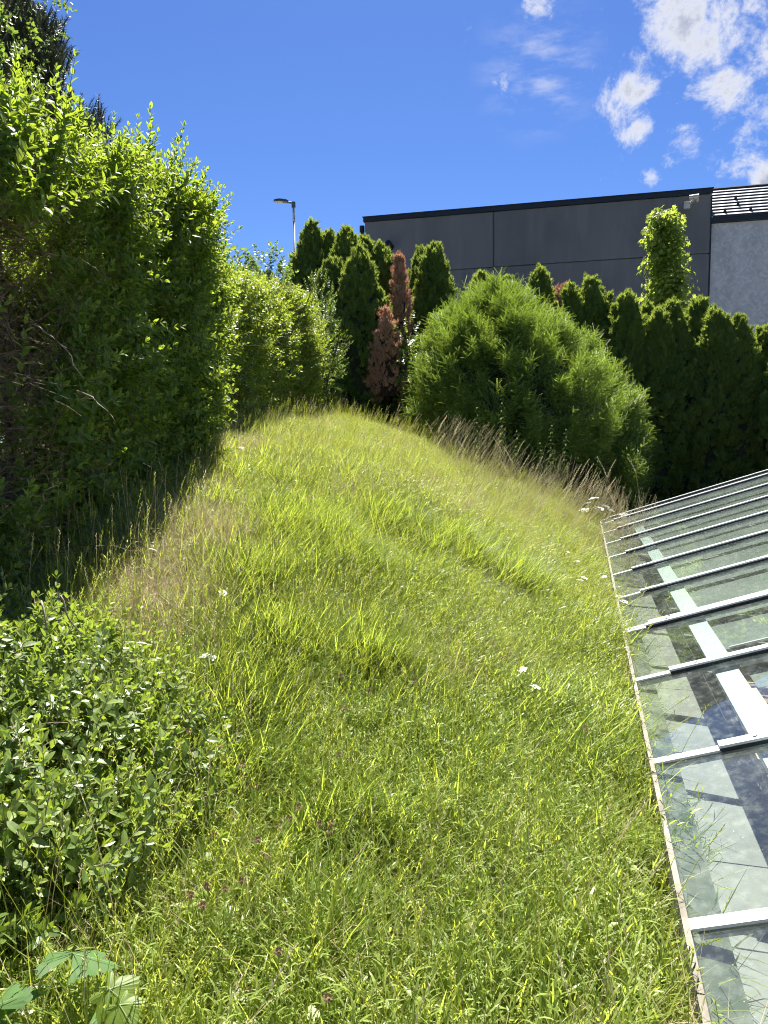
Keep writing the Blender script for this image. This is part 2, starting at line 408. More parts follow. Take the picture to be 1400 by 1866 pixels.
# ------------------------------------------------------------------ terrain
EAVE_Z = EYE - 1.23
EO = on_plane_z(1255, 1691, EAVE_Z)                 # eave at the nearest visible glazing bar
EV = Vector((math.sin(R(15.1)), math.cos(R(15.1)), 0))   # along the eave, away
PV = Vector((math.cos(R(15.1)), -math.sin(R(15.1)), 0))  # up the glass, away from the lawn
def eave_x(y): return EO.x + (y - EO.y) * EV.x / EV.y
LY = np.array([-60, 0, 1, 2, 3, 4.6, 6.8, 9, 12, 16, 22, 400.]); LZ = np.array([-1.5, -1.4, -1.35, -1.22, -1.0, -.55, -.12, .09, .30, .40, .4, .4])
XL = -1.7
def ground(x, y):
    x = np.asarray(x, dtype=float); y = np.asarray(y, dtype=float)
    l = np.interp(y, LY, LZ); xe = EO.x + (y - EO.y) * EV.x / EV.y
    t = np.clip((x - XL) / np.maximum(xe - XL, .5), 0, 1)
    far = np.clip((y - 16) / 10, 0, 1)
    z = l + (-1.41 - .06 * np.clip((y - 5) / 3, 0, 1) - l) * (t ** 1.38) * (1 - far) + far * (-.4 * t)
    z = z + .035 * np.sin(x * 2.1 + .7 * y) * np.sin(y * 1.6 + 1) * (1 - far)
    z = z - np.clip((XL - 1.5 - x) / 6, 0, 1) * .8
    return z + EYE
def gz(x, y): return float(ground(x, y))

ys = np.unique(np.concatenate([np.arange(-2, 18, .25), np.arange(-40, -2, 4), np.arange(18, 60, 3), [75, 100, 150, 250, 500, 1200]]))
PIT = (-3.0, EO.y + EV.y * .95 * 9.45)
ys = np.unique(np.concatenate([ys, PIT]))
tm = np.linspace(0, 1, 26); wl = np.array([-900, -300, -100, -50, -30, -18, -12, -8, -6, -4.5, -3.4, -2.6, -2.1]); wr = np.array([.01, 6.5, 9, 14, 25, 50, 100, 300, 900])
rows = []
for y in ys:
    xe = eave_x(min(max(y, -8), 22)); xs = np.concatenate([wl, XL + tm * (xe - XL), xe + wr]); rows.append(np.stack([xs, np.full(len(xs), y), ground(xs, np.full(len(xs), y))], 1))
nx = len(rows[0]); V = np.concatenate(rows); F = []
ie = len(wl) + len(tm)
for j in range(len(ys) - 1):
    for i in range(nx - 1):
        if i == ie and ys[j] >= PIT[0] - 1e-6 and ys[j + 1] <= PIT[1] + 1e-6: continue   # the glazed room lies here
        a = j * nx + i; F.append((a, a + 1, a + nx + 1, a + nx))
me = bpy.data.meshes.new('ground'); me.from_pydata(V.tolist(), [], F); me.materials.append(M['soil']); me.shade_smooth()
gobj = bpy.data.objects.new('ground', me); COL.objects.link(gobj); tag(gobj, kind='structure')
M['yard_bounce'] = plain('pale_yard_bounce', (.46, .44, .40), .9, var=.08, scale=1.5, bump=.2)
g = G(); g.add([(-3.5, 18.6, EYE - .55), (60, 15.5, EYE - .9), (60, 60, EYE - .6), (-3.5, 60, EYE - .3)], [(0, 1, 2, 3)])  # unseen pale yard, added to bounce sunlight onto the building walls
o = g.obj('bounce_yard', M['yard_bounce']); tag(o, kind='structure')
# street behind the left hedge
g = G(); sx = np.linspace(-13, -5.4, 9); sy = np.arange(-12, 60, 1.0)
vs = [(x, y, gz(x, y) + .02) for y in sy for x in sx]
g.add(vs, [(b * 9 + a, b * 9 + a + 1, (b + 1) * 9 + a + 1, (b + 1) * 9 + a) for b in range(len(sy) - 1) for a in range(8)])
o = g.obj('street', plain('pale_concrete_paving', (.66, .65, .62), .85, var=.06, scale=2)); tag(o, kind='structure')

# ------------------------------------------------------------------ buildings
A = at(665, 393, 29.0); B = at(1296, 352, 26.2)
dirb = Vector((B.x - A.x, B.y - A.y, 0)); LB = dirb.length; dirb.normalize(); nb = Vector((dirb.y, -dirb.x, 0))   # nb faces the camera
TOPZ = (A.z + B.z) / 2; BASEZ = EYE - 1.2; DEPTH = 9.0
def bpt(u, w_, z): return Vector((A.x, A.y, 0)) + dirb * u - nb * w_ + Vector((0, 0, z))
def bbox(g, u0, u1, w0, w1, z0, z1):
    vs = [bpt(u, w_, z) for u in (u0, u1) for w_ in (w0, w1) for z in (z0, z1)]
    g.add(vs, [(0, 1, 3, 2), (4, 6, 7, 5), (0, 4, 5, 1), (2, 3, 7, 6), (0, 2, 6, 4), (1, 5, 7, 3)])
bld = thing('dark_building', bpt(LB / 2, 2, BASEZ), 'flat-roofed building with dark grey rendered panels above the conifers', 'building')
g = G(); bbox(g, .03, LB - .03, .06, DEPTH, BASEZ, TOPZ - .1); g.obj('wall_core', M['wall_dark'], bld)
uj = LB * (908 - 665) / (1296 - 665) * 1.03
jz = at(908, 487, (bpt(uj, 0, 0)).y).z
for (u0, u1) in ((0, uj - .025), (uj + .025, LB)):
    for (z0, z1) in ((BASEZ, jz - .02), (jz + .02, TOPZ - .14)):
        g = G(); bbox(g, u0, u1, 0, .058, z0, z1); g.obj('wall_panel', M['wall_dark'], bld)
g = G(); bbox(g, -.05, LB + .05, -.07, DEPTH, TOPZ - .13, TOPZ + .03); bbox(g, -.08, LB + .08, -.09, .12, TOPZ + .031, TOPZ + .06); g.obj('roof_cap', M['cap'], bld)
g = G(); bbox(g, LB + .002, LB + .05, -.01, .3, BASEZ, TOPZ - .21); g.obj('corner_strip', M['cap'], bld)
pb = at(660, 412, 29.3); g = G(); g.tube([(pb.x, pb.y, BASEZ), (pb.x, pb.y, pb.z)], .10, n=12)
g.tube([(pb.x, pb.y, pb.z - .7), (pb.x + .3, pb.y + .1, pb.z - .7)], .035, n=6); g.obj('flue_pipe', M['black_metal'], bld)
# light building with a pale seamed roof
lb = thing('light_building', bpt(LB + 5, 2, BASEZ), 'building with mottled light grey render and pale seamed metal roof', 'building')
zr = at(1345, 394, 26.0).z; U1 = LB + 14
g = G(); bbox(g, LB + .06, U1, .12, 10, BASEZ, zr - .16); g.obj('wall', M['wall_light'], lb)
g = G(); bbox(g, LB + .06, U1, -.02, .30, zr - .15, zr + .03); g.obj('gutter_board', M['cap'], lb)
# roof: sheets run up the slope in rows
slope = R(38); rise = 1.42; rlen = rise / math.sin(slope); rowsn = 9
rf = []
for k in range(rowsn):
    a0, a1 = k / rowsn * rlen, (k + 1) / rowsn * rlen
    g = G(); h = .05
    def rp(u, s, up): return bpt(u, .0 + s * math.cos(slope) - up * math.sin(slope), zr + .045 + s * math.sin(slope) + up * math.cos(slope))
    vs = [rp(u, s, up) for u in (LB + .08, U1) for s in (a0 + .0, a1 - .004) for up in ((0.0 if 0 else -.03), (.05 if s_is else 0) if False else 0.0)] if False else \
         [rp(LB + .08, a0, .05), rp(U1, a0, .05), rp(U1, a1, .0), rp(LB + .08, a1, .0), rp(LB + .08, a0, -.03), rp(U1, a0, -.03), rp(U1, a1, -.03), rp(LB + .08, a1, -.03)]
    g.add(vs, [(0, 1, 2, 3), (4, 5, 1, 0), (7, 6, 5, 4), (3, 2, 6, 7), (0, 3, 7, 4), (1, 5, 6, 2)])
    sh = g.obj('roof_sheet', M['roof'], lb)
    g = G(); 
    e0, e1 = rp(LB + .08, a0 - .012, .02), rp(U1, a0 - .012, .02)
    g.tube([e0, e1], .016, n=4); g.obj('seam', M['black_metal'], sh)
    if k in (1, 3, 5) :
        step = .82 if k == 1 else 1.62
        for q in range(int(12 / step)):
            uu = LB + .5 + q * step + (.0 if k == 1 else .5)
            gg = G(); c = rp(uu, a0 + .02, .10); gg.tube([rp(uu, a0 + .02, .02), rp(uu, a0 + .02, .15)], .06, .025, n=6)
            gg.obj('snow_guard', M['black_metal'], sh)
g = G(); g.tube([rp(LB + .08, rlen, .03), rp(U1, rlen, .03)], .05, n=6); g.obj('ridge_cap', M['black_metal'], lb)
# security camera and floodlight
c = at(1257, 364, 26.15); c = c + nb * .12
c = c + Vector((0, 0, -.16)); t = thing('security_camera', c, 'small off-white security camera high on the dark wall near its corner', 'camera')
rb = Matrix((dirb, -nb, Vector((0, 0, 1)))).transposed()
g = G(); g.box(c + dirb * -.10 + Vector((0, 0, -.04)), (.20, .08, .24), rb); g.obj('mount_plate', M['camera_white'], t)
g = G(); g.tube([c + nb * .05, c + nb * .28 + dirb * .12 + Vector((0, 0, .10))], .045, n=8); g.obj('arm', M['camera_white'], t)
g = G(); d0 = c + nb * .28 + dirb * .06 + Vector((0, 0, .12)); g.tube([d0 - dirb * .14, d0 + dirb * .16 + nb * .05], .075, .085, n=10); g.obj('housing', M['camera_white'], t)
g = G(); g.tube([d0 + dirb * .12 + Vector((0, 0, -.06)), d0 + dirb * .12 + Vector((0, 0, -.16))], .06, .04, n=8); g.obj('sensor', M['camera_white'], t)
c = at(708, 448, 28.7) + nb * .1
t = thing('wall_lamp', c, 'small black wall lamp on the dark wall above the hedge', 'lamp')
g = G(); g.box(c + nb * -.05, (.16, .08, .2), rb); g.obj('mount_plate', M['black_metal'], t)
g = G(); g.tube([c + Vector((0, 0, .1)), c + nb * .14 + dirb * .14 + Vector((0, 0, -.14))], .11, .14, n=10); g.obj('lamp_shade', M['black_metal'], t)
# street lamp
LYd = 38.0
p0 = at(535, 370, LYd); pg = Vector((p0.x, p0.y, EYE - .5))
t = thing('street_lamp', pg, 'grey street lamp with flat arm head rising behind the conifers', 'street lamp')
g = G(); g.tube([pg, (pg.x, pg.y, p0.z - .9)], .085, .062, n=12); g.tube([(pg.x, pg.y, p0.z - .9), p0], .062, .055, n=12); g.obj('pole', M['lamp_grey'], t, True)
g = G(); g.tube([p0 + Vector((0, 0, -.22)), p0 + Vector((0, 0, .05))], .10, n=10); g.tube([p0, p0 + Vector((-.30, 0, .04))], .05, n=8); g.obj('bracket', M['lamp_head'], t)
g = G(); hp = p0 + Vector((-.24, 0, .03))
prof = [(0, .12, .05), (-.15, .17, .075), (-.45, .19, .075), (-.68, .15, .05), (-.75, .07, .025)]
vs = []
for (dx, hw, hh) in prof:
    zc = -dx * .10
    vs += [hp + Vector((dx, -hw, zc)), hp + Vector((dx, hw, zc)), hp + Vector((dx, hw * .7, zc + hh * 1.6)), hp + Vector((dx, -hw * .7, zc + hh * 1.6))]
fs = [(3, 2, 1, 0), (16, 17, 18, 19)]
for i in range(4):
    for k in range(4): fs.append((i * 4 + k, i * 4 + (k + 1) % 4, (i + 1) * 4 + (k + 1) % 4, (i + 1) * 4 + k))
g.add(vs, fs); g.obj('lamp_head', M['lamp_head'], t)
g = G(); g.box(hp + Vector((-.48, 0, .03)), (.34, .24, .02)); g.obj('lens', M['lens'], t)
# white house wall across the street at the left, glimpsed through the hedge
t = thing('white_house', (-9.5, 5, EYE - 2), 'white rendered house glimpsed in the gaps of the left hedge', 'house')
g = G(); g.box((-10.5, 4, EYE - .3), (3.0, 12, 3.6)); g.obj('wall', M['white_wall'], t)
g = G(); g.add([(-12.4, -2.3, EYE + 1.4), (-8.8, -2.3, EYE + 1.4), (-10.5, -2.3, EYE + 2.3), (-12.4, 10.3, EYE + 1.4), (-8.8, 10.3, EYE + 1.4), (-10.5, 10.3, EYE + 2.3)],
             [(0, 1, 2), (5, 4, 3), (1, 4, 5, 2), (0, 2, 5, 3), (0, 3, 4, 1)]); g.obj('roof', M['cap'], t)

# ------------------------------------------------------------------ the glazed roof beside the lawn
AL = R(18.4); SP = .95; NB0, NB1 = -3, 9; LENR = 3.5
UPV = (PV * math.cos(AL) + Vector((0, 0, 1)) * math.sin(AL)).normalized()
NRM = EV.cross(UPV) * -1
if NRM.z < 0: NRM = -NRM
def gp(k, s, n): return EO + EV * (SP * k) + UPV * s + NRM * n      # k along the eave in bays, s up the slope, n off the glass
def gbox(g, k0, k1, s0, s1, n0, n1):
    vs = [gp(k, s, n) for k in (k0, k1) for s in (s0, s1) for n in (n0, n1)]
    g.add(vs, [(0, 1, 3, 2), (4, 6, 7, 5), (0, 4, 5, 1), (2, 3, 7, 6), (0, 2, 6, 4), (1, 5, 7, 3)])
def gobj2(g, *a):
    o = g.obj(*a); bm_fix(o); return o
import bmesh
def bm_fix(o):
    bm = bmesh.new(); bm.from_mesh(o.data); bmesh.ops.recalc_face_normals(bm, faces=bm.faces); bm.to_mesh(o.data); bm.free()
gr = thing('glass_roof', gp(3, 0, -.1), 'low glass roof with pale aluminium bars sloping up beside the grass', 'glass roof')
KEND = 9.45
ks = list(range(NB0, NB1 + 1)) + [KEND]
for a, b in zip(ks[:-1], ks[1:]):
    g = G(); gbox(g, a + .012, b - .012, 0, LENR, -.006, 0); gobj2(g, 'glass_pane', M['glass'], gr)
def bar(k, s0, s1, wd=.050):
    h = wd / SP / 2
    g = G(); gbox(g, k - h * .85, k + h * .85, 0.005, s0, .002, .010); gobj2(g, 'bar_end', M['alu'], gr)
    g = G(); gbox(g, k - h, k + h, s0 + .002, s1, .0165, .026); ob = gobj2(g, 'glazing_bar', M['alu'], gr)
    g = G(); gbox(g, k - h * .9, k + h * .9, s0 + .003, s1 - .002, .001, .016); gobj2(g, 'rubber_seal', M['rubber'], ob)
    s = s0 + .13
    while s < s1:
        g = G(); c = gp(k, s, .026); g.tube([c, c + NRM * .004], .009, .007, n=8); gobj2(g, 'screw', M['steel'], ob); s += .62
    g = G(); gbox(g, k - h * .35, k + h * .35, .02, LENR, -.03, -.0065); gobj2(g, 'rafter_web', M['alu_dark'], ob)
for k in range(NB0, NB1 + 1):
    if k == 3:
        bar(k - .030, .13, LENR, .046); bar(k + .024, .15, LENR, .042)
    else: bar(k, .24 if k < 2 else .17, LENR)
bar(KEND - .02, .1, LENR, .04)
g = G(); gbox(g, NB0, KEND, -.012, .004, -.03, .003); gobj2(g, 'eave_rail', plain('weathered_edge_strip', (.26, .23, .19), .7, var=.3, scale=9, col2=(.12, .11, .08)), gr)
g = G(); gbox(g, NB0 + .05, KEND - .9, .365, .47, -.085, -.032); gobj2(g, 'support_beam', M['beam_white'], gr)
g = G(); gbox(g, .98, 1.76, .475, .500, -.13, -.075); gobj2(g, 'wood_batten', M['wood_pale'], gr)
for k in range(NB0, 9):
    if k == 1: continue
    g = G(); gbox(g, k + .03 + (.36 if k == 2 else 0), k + .975, .475, LENR - .1, -.070, -.067); gobj2(g, 'sun_blind', M['blind'], gr)
g = G(); gbox(g, 1.73, 1.975, .505, LENR - .1, -.070, -.067); gobj2(g, 'sun_blind', M['blind'], gr)
g = G(); gbox(g, 9.02, 9.42, .3, LENR - .1, -.070, -.067); gobj2(g, 'sun_blind', M['blind'], gr)
for kk in (2.12, 2.19, 2.26):
    g = G(); gbox(g, kk, kk + .022, .50, LENR - .1, -.09, -.07); gobj2(g, 'blind_track', M['alu_dark'], gr)
g = G(); gbox(g, 2.38, 2.395, .50, LENR - .1, -.064, -.055); gobj2(g, 'blind_rod', M['alu'], gr)
g = G(); gbox(g, 2.28, 2.46, 1.02, 1.22, -.066, -.050); gobj2(g, 'blind_bracket', M['alu_dark'], gr)
# room below
FZ = EYE - 1.64
def hp2(k, s, z): v = EO + EV * (SP * k) + PV * s; return Vector((v.x, v.y, z))
def hbox(g, k0, k1, s0, s1, z0, z1):
    vs = [hp2(k, s, z) for k in (k0, k1) for s in (s0, s1) for z in (z0, z1)]
    g.add(vs, [(0, 1, 3, 2), (4, 6, 7, 5), (0, 4, 5, 1), (2, 3, 7, 6), (0, 2, 6, 4), (1, 5, 7, 3)])
g = G(); hbox(g, NB0 - .3, KEND + .08, -.008, .10, FZ - .3, EAVE_Z - .034); o = g.obj('retaining_wall', plain('dimmed_wall', (.13, .13, .085), .9, var=.3, scale=8, col2=(.05, .06, .035))); bm_fix(o); tag(o, kind='structure')  # wall colour darkened to stand in for the dark reflections near the eave
g = G(); hbox(g, NB0 - .2, KEND + .05, .04, 6.4, FZ - .2, FZ - .012); o = g.obj('room_floor', M['grout']); bm_fix(o); tag(o, kind='structure'); floor_o = o
g = G(); hbox(g, KEND + .09, KEND + .25, .04, 3.4, FZ - .2, EAVE_Z - .04)
o = g.obj('end_wall', M['concrete']); bm_fix(o); tag(o, kind='structure')
g = G(); hbox(g, NB0 - .2, KEND + .2, 3.45, 3.6, FZ - .2, EAVE_Z + 1.05); o = g.obj('back_wall', M['concrete']); bm_fix(o); tag(o, kind='structure')
TS = .5; tile_me = None
for i in range(int(8.5 * SP / TS)):
    for j in range(6):
        g = None
        if tile_me is None:
            gg = G(); gg.box((0, 0, 0), (TS - .008, TS - .008, .012)); tile_me = gg.mesh('tile', M['tile'])
        c = hp2(0, 0, FZ - .006) + EV * (-1.2 + i * TS) + PV * (.05 + (j + .5) * TS)
        ang = math.atan2(PV.y, PV.x)
        o = bpy.data.objects.new('floor_tile', tile_me); COL.objects.link(o); o.parent = floor_o
        o.matrix_world = Matrix.Translation(c) @ Matrix.Rotation(ang, 4, 'Z')
# wooden shelf and lavender cloth under the glass
cs = at(1400, 1290, 2.75); s_c = (cs - EO).dot(PV); k_c = (cs - EO).dot(EV) / SP
tw = thing('wooden_rack', hp2(2.0, .85, FZ), 'orange-brown wooden slatted rack seen through the glass roof', 'rack')
for kk in (1.52, 2.52):
    for ss in (.52, 1.35):
        g = G(); hbox(g, kk, kk + .05, ss, ss + .05, FZ, FZ + .34); o = g.obj('post', M['wood'], tw); bm_fix(o)
for zz in (FZ + .345, FZ + .14):
    for q in range(9):
        kk = 1.50 + q * .12
        g = G(); hbox(g, kk, kk + .09, .50, 1.42, zz + (.02 if q % 2 else .0), zz + .022 + (.02 if q % 2 else .0)); o = g.obj('slat', M['wood_pale'] if q in (2, 6) else M['wood'], tw); bm_fix(o)
g = G(); kx = [(1.30, .47), (1.72, .80), (1.8, 1.6), (.7, 1.6), (.8, .6)]
vs = [hp2(k, s, FZ + .42 - .02 * k) for k, s in kx] + [hp2(k, s, FZ + .405 - .02 * k) for k, s in kx]
g.add(vs, [(0, 1, 2, 3, 4), (9, 8, 7, 6, 5)] + [(i, i + 5, (i + 1) % 5 + 5, (i + 1) % 5) for i in range(5)]); o = g.obj('lavender_cloth', M['lavender']); bm_fix(o)
tag(o, 'lavender cloth spread over the wooden rack under the glass', 'cloth')

# ------------------------------------------------------------------ plants: variant meshes
PRIV = [sprig_mesh('privet_sprig_%s' % 'abcd'[i], M['privet'], M['twig'], .22 + .03 * i, 8 + i % 2, .060, .028, 20 + i) for i in range(4)]
PRIV_UP = [sprig_mesh('privet_shoot_%s' % 'abc'[i], M['privet'], M['twig'], .42 + .06 * i, 14, .062, .027, 40 + i, spread=R(45), young_from=.2) for i in range(3)]
PNEAR = [sprig_mesh('near_sprig_%s' % 'abcd'[i], M['privet_near'], M['twig_pale'], .17 + .03 * i, 8, .042, .020, 60 + i) for i in range(4)]
FINE = [sprig_mesh('fine_sprig_%s' % 'abc'[i], M['hedge_fine'], M['twig'], .23, 9, .052, .023, 80 + i) for i in range(3)]
FINE2 = [sprig_mesh('shrub_sprig_%s' % 'ab'[i], M['ivy'], M['twig'], .18, 7, .034, .022, 86 + i, spread=R(65)) for i in range(2)]
IVY = [sprig_mesh('ivy_sprig_%s' % 'ab'[i], M['ivy'], M['twig'], .20, 6, .058, .046, 90 + i, spread=R(70)) for i in range(2)]

def disc(r, rad):
    a = r.uniform(0, 2 * PI); q = rad * math.sqrt(r.random()); return Vector((q * math.cos(a), q * math.sin(a), -.015))
def p_blades(g, r, n, rad, h0, h1, w, lean, curl, segs=4, bias=0.0):
    for i in range(n):
        az = r.uniform(0, 2 * PI) if r.random() > bias else r.gauss(.35, .5)
        L = h0 + (h1 - h0) * r.random() ** 1.5
        blade(g, disc(r, rad), az, L, w * r.uniform(.6, 1.4), r.uniform(*lean), r.uniform(*curl), segs, r.random())
def p_herb(g, r, n, rad, h, L, W):
    for i in range(n):
        b = disc(r, rad); H = r.uniform(*h); ld = Vector((r.uniform(-.35, .45), r.uniform(-.35, .35), 1)); g.tube([b, b + ld * H], .0012, .0007, 3)
        m = int(H / .013); v = r.random(); sz = r.uniform(.7, 1.25)
        for k in range(2, m):
            c = b + ld * (H * (k + .5) / m); az = k * 2.4 + r.uniform(-.4, .4)
            for s_ in (0, PI):
                sc = r.uniform(.7, 1.2) * sz
                vs, fs = leaf_pts(L * sc, W * sc, .2, .15, ((0, 0), (.4, 1), (1, 0))); m3 = frame_mat((math.cos(az + s_), math.sin(az + s_), r.uniform(.3, 1.2)), (0, 0, 1))
                g.add([m3 @ q + c for q in vs], fs, v * .6 + r.random() * .4)
def p_leafy(g, r, n, rad, h, L, W):
    for i in range(n):
        b = disc(r, rad); H = r.uniform(*h); ld = Vector((r.uniform(-.35, .5), r.uniform(-.35, .35), 1)); v = r.random(); g.tube([b, b + ld * H], .0012, .0008, 3)
        m = r.randint(5, 9)
        for k in range(m):
            t = (k + 1) / m; az = k * 2.6 + r.uniform(-.5, .5)
            blade(g, b + ld * (H * t), az, L * r.uniform(.6, 1.3), W * r.uniform(.7, 1.3), r.uniform(.3, 1.0), r.uniform(.2, 1.0), 3, v * .5 + r.random() * .5)
def p_clover(g, r, n, rad):
    for i in range(n):
        b = disc(r, rad); t_ = b + Vector((r.uniform(-.03, .03), r.uniform(-.03, .03), r.uniform(.05, .15))); g.tube([b, t_], .001, .0008, 3)
        for k in range(3):
            vs, fs = leaf_pts(.018, .015, .1, .1, ((0, 0), (.35, .9), (.75, .9), (1, 0))); m3 = frame_mat((math.cos(k * 2.1 + i), math.sin(k * 2.1 + i), .15), (0, 0, 1)); g.add([m3 @ q + t_ for q in vs], fs, r.random())
def p_seed(g, r, n, rad, h):
    for i in range(n):
        b = disc(r, rad); H = r.uniform(*h); az = r.gauss(.2, 1.4); d = Vector((math.cos(az), math.sin(az), 0)); k1 = r.uniform(.05, .25)
        pts = [b + Vector((0, 0, H * t)) + d * (H * k1 * t * t) for t in (0, .4, .7, 1.0)]; g.tube(pts, .0011, .0006, 3, r.random())
        for q in range(9):
            c = pts[2].lerp(pts[3], .35 + .65 * q / 9); a = q * 2.4; l = .013 * r.uniform(.6, 1.2); dd = Vector((math.cos(a) * .5, math.sin(a) * .5, .85)); sd = dd.orthogonal().normalized() * .0016
            g.add([c - sd, c + sd, c + dd * l], [(0, 1, 2)], r.random())
PM = [M['grass'], M['herb'], M['grass_dry'], M['grass_broad'], M['plume']]
def patch(name, seed, rad, fine=0, short=0, herb=0, leafy=0, herb2=0, clover=0, dry=0, broad=0, seeds=0, dryseed=0, tall=1.0, sh=(.25, .55)):
    r = random.Random(seed); g = G(); k = (rad / .25) ** 2; N = lambda n: int(n * k)
    g.cur = 0; p_blades(g, r, N(fine), rad, .07 * tall, .34 * tall, .0048, (.05, .8), (.2, 1.5), 4, .3)
    p_blades(g, r, N(short), rad, .04, .17, .0044, (.2, 1.0), (.3, 1.5), 3)
    g.cur = 1; p_herb(g, r, N(herb), rad, (.06, .24 * tall), .017, .0050); p_herb(g, r, N(herb2), rad, (.06, .18), .030, .0125); p_clover(g, r, N(clover), rad)
    p_leafy(g, r, N(leafy), rad, (.06, .25 * tall), .042, .0056)
    g.cur = 2; p_blades(g, r, N(dry), rad, .08, .34, .0027, (.2, 1.2), (.2, 1.5), 4); p_blades(g, r, N(40), rad, .03, .2, .0026, (.7, 1.4), (.1, .8), 3)
    g.cur = 3; p_blades(g, r, N(broad), rad, .12, .38 * tall, .0075, (.1, .8), (.3, 1.3), 5, .5)
    g.cur = 0; p_seed(g, r, N(seeds), rad, (.28, .48)); g.cur = 4; p_seed(g, r, N(dryseed), rad, sh)
    return g.mesh(name, PM)
def pset(stem, rad, tag_):
    return {
     'grass': [patch(stem + 'green_' + 'abc'[i], 700 + i, rad, 430, 300, 14, 95, 10, 8, 22, 32, 9, 1) for i in range(3)],
     'herb': [patch(stem + 'herby_' + 'abc'[i], 710 + i, rad, 210, 210, 40, 175, 14, 25, 15, 16, 3, 0, tall=.88) for i in range(3)],
     'dry': [patch(stem + 'dry_' + 'ab'[i], 720 + i, rad, 60, 70, 4, 0, 3, 0, 850, 3, 3, 3) for i in range(2)],
     'mix': [patch(stem + 'mixed_' + 'ab'[i], 730 + i, rad, 380, 200, 16, 50, 16, 10, 120, 55, 10, 2) for i in range(2)]}
PS = pset('patch_', .25, '')
PE = pset('edge_patch_', .085, '')
def tuft(name, mat, n, h0, h1, w, rad, seed, lean=(.05, .5), curl=(.2, 1.2), segs=4, bias=0.0):
    r = random.Random(seed); g = G()
    for i in range(n):
        az = r.uniform(0, 2 * PI) if r.random() > bias else r.gauss(.35, .5)
        blade(g, disc(r, rad), az, r.uniform(h0, h1), w * r.uniform(.7, 1.25), r.uniform(*lean), r.uniform(*curl), segs, r.random())
    return g.mesh(name, mat)
T_BROAD = [tuft('broad_tuft_' + 'abc'[i], M['grass_broad'], 34, .20, .42, .0085, .075, 120 + i, (.15, .6), (.3, 1.1), 5, bias=.65) for i in range(3)]

def thuja_frond(name, mat, seed, n=9, L=.11):
    r = random.Random(seed); g = G()
    for j in range(3):                                   # three fans, turned about the shoot
        rz = Matrix.Rotation(j * 2.1 + r.uniform(-.4, .4), 3, 'Z'); v0 = r.random(); yg = r.random()
        for i in range(n):
            t = i / (n - 1); a = (t - .5) * 1.9; l = L * (1 - abs(t - .5) * .9) * r.uniform(.75, 1.15)
            d = Vector((math.sin(a), .25 * r.uniform(-1, 1), math.cos(a))); b = Vector((0, 0, L * .25 * (1 - abs(t - .5))))
            sd = Vector((math.cos(a), 0, -math.sin(a))) * (.0055 * r.uniform(.8, 1.3))
            tip = b + d * l; mid = b + d * (l * .6)
            vs = [rz @ (b - sd * .5), rz @ (b + sd * .5), rz @ (mid + sd), rz @ tip, rz @ (mid - sd)]
            g.add(vs, [(0, 1, 2, 3, 4)], min(1, v0 * .6 + r.random() * .4), yg)
    return g.mesh(name, mat)
FROND = [thuja_frond('thuja_frond_' + 'abcd'[i], M['thuja'], 170 + i) for i in range(4)]
FROND_DEAD = [thuja_frond('dead_frond_' + 'abc'[i], M['thuja_dead'], 180 + i, 7, .10) for i in range(3)]
def yew_shoot(name, seed, L=.30, n=34):
    r = random.Random(seed); g = G(); pts = []
    bx, by = r.uniform(-.15, .15), r.uniform(-.15, .15)
    P = lambda t: Vector((bx * L * t * t, by * L * t * t, L * t))
    g.tube([P(0), P(.5), P(1)], .003, .0015, 3, .2)
    for i in range(n):
        t = (i + .5) / n; c = P(t)
        for s_ in (0, PI):
            az = s_ + r.uniform(-.5, .5); sp = R(62) - R(25) * t; nl = .023 * (1 - .45 * max(0, t - .6) / .4) * r.uniform(.8, 1.15)
            d = Vector((math.cos(az) * math.sin(sp), math.sin(az) * math.sin(sp), math.cos(sp))); sd = d.cross(Vector((0, 1, 0))).normalized() * .0019
            g.add([c - sd, c + sd, c + d * nl * .7 + sd, c + d * nl, c + d * nl * .7 - sd], [(0, 1, 2, 3, 4)], r.random(), max(0, (t - .3) / .7))
    for q in range(6):                                   # side shoots
        t = .15 + .12 * q; c = P(t); az = q * 2.2 + r.random(); dd = Vector((math.cos(az) * .75, math.sin(az) * .75, .75)); l2 = L * .42
        for i in range(9):
            cc = c + dd * (l2 * (i + .5) / 9)
            for s_ in (-1, 1):
                d = (dd.normalized() * .6 + dd.cross(Vector((0, 0, 1))).normalized() * s_ * .8); sd = d.cross(dd).normalized() * .002
                g.add([cc - sd, cc + sd, cc + d * .017 + sd, cc + d * .025, cc + d * .017 - sd], [(0, 1, 2, 3, 4)], r.random(), i / 9)
    return g.mesh(name, M['yew'])
YEW = [yew_shoot('yew_shoot_' + 'abc'[i], 190 + i, .28 + .04 * i) for i in range(3)]
def pine_clump(name, seed):
    r = random.Random(seed); g = G()
    g.tube([(0, 0, 0), (0, 0, .30)], .010, .004, 3)
    for i in range(70):
        t = r.random(); az = r.uniform(0, 2 * PI); sp = R(35) + R(20) * r.random(); l = .07 * r.uniform(.7, 1.2); c = Vector((0, 0, .30 * t))
        d = Vector((math.cos(az) * math.sin(sp), math.sin(az) * math.sin(sp), math.cos(sp))); sd = d.orthogonal().normalized() * .004
        g.add([c - sd, c + sd, c + d * l], [(0, 1, 2)], r.random())
    return g.mesh(name, M['pine'])
PINE = [pine_clump('pine_clump_' + 'ab'[i], 200 + i) for i in range(2)]
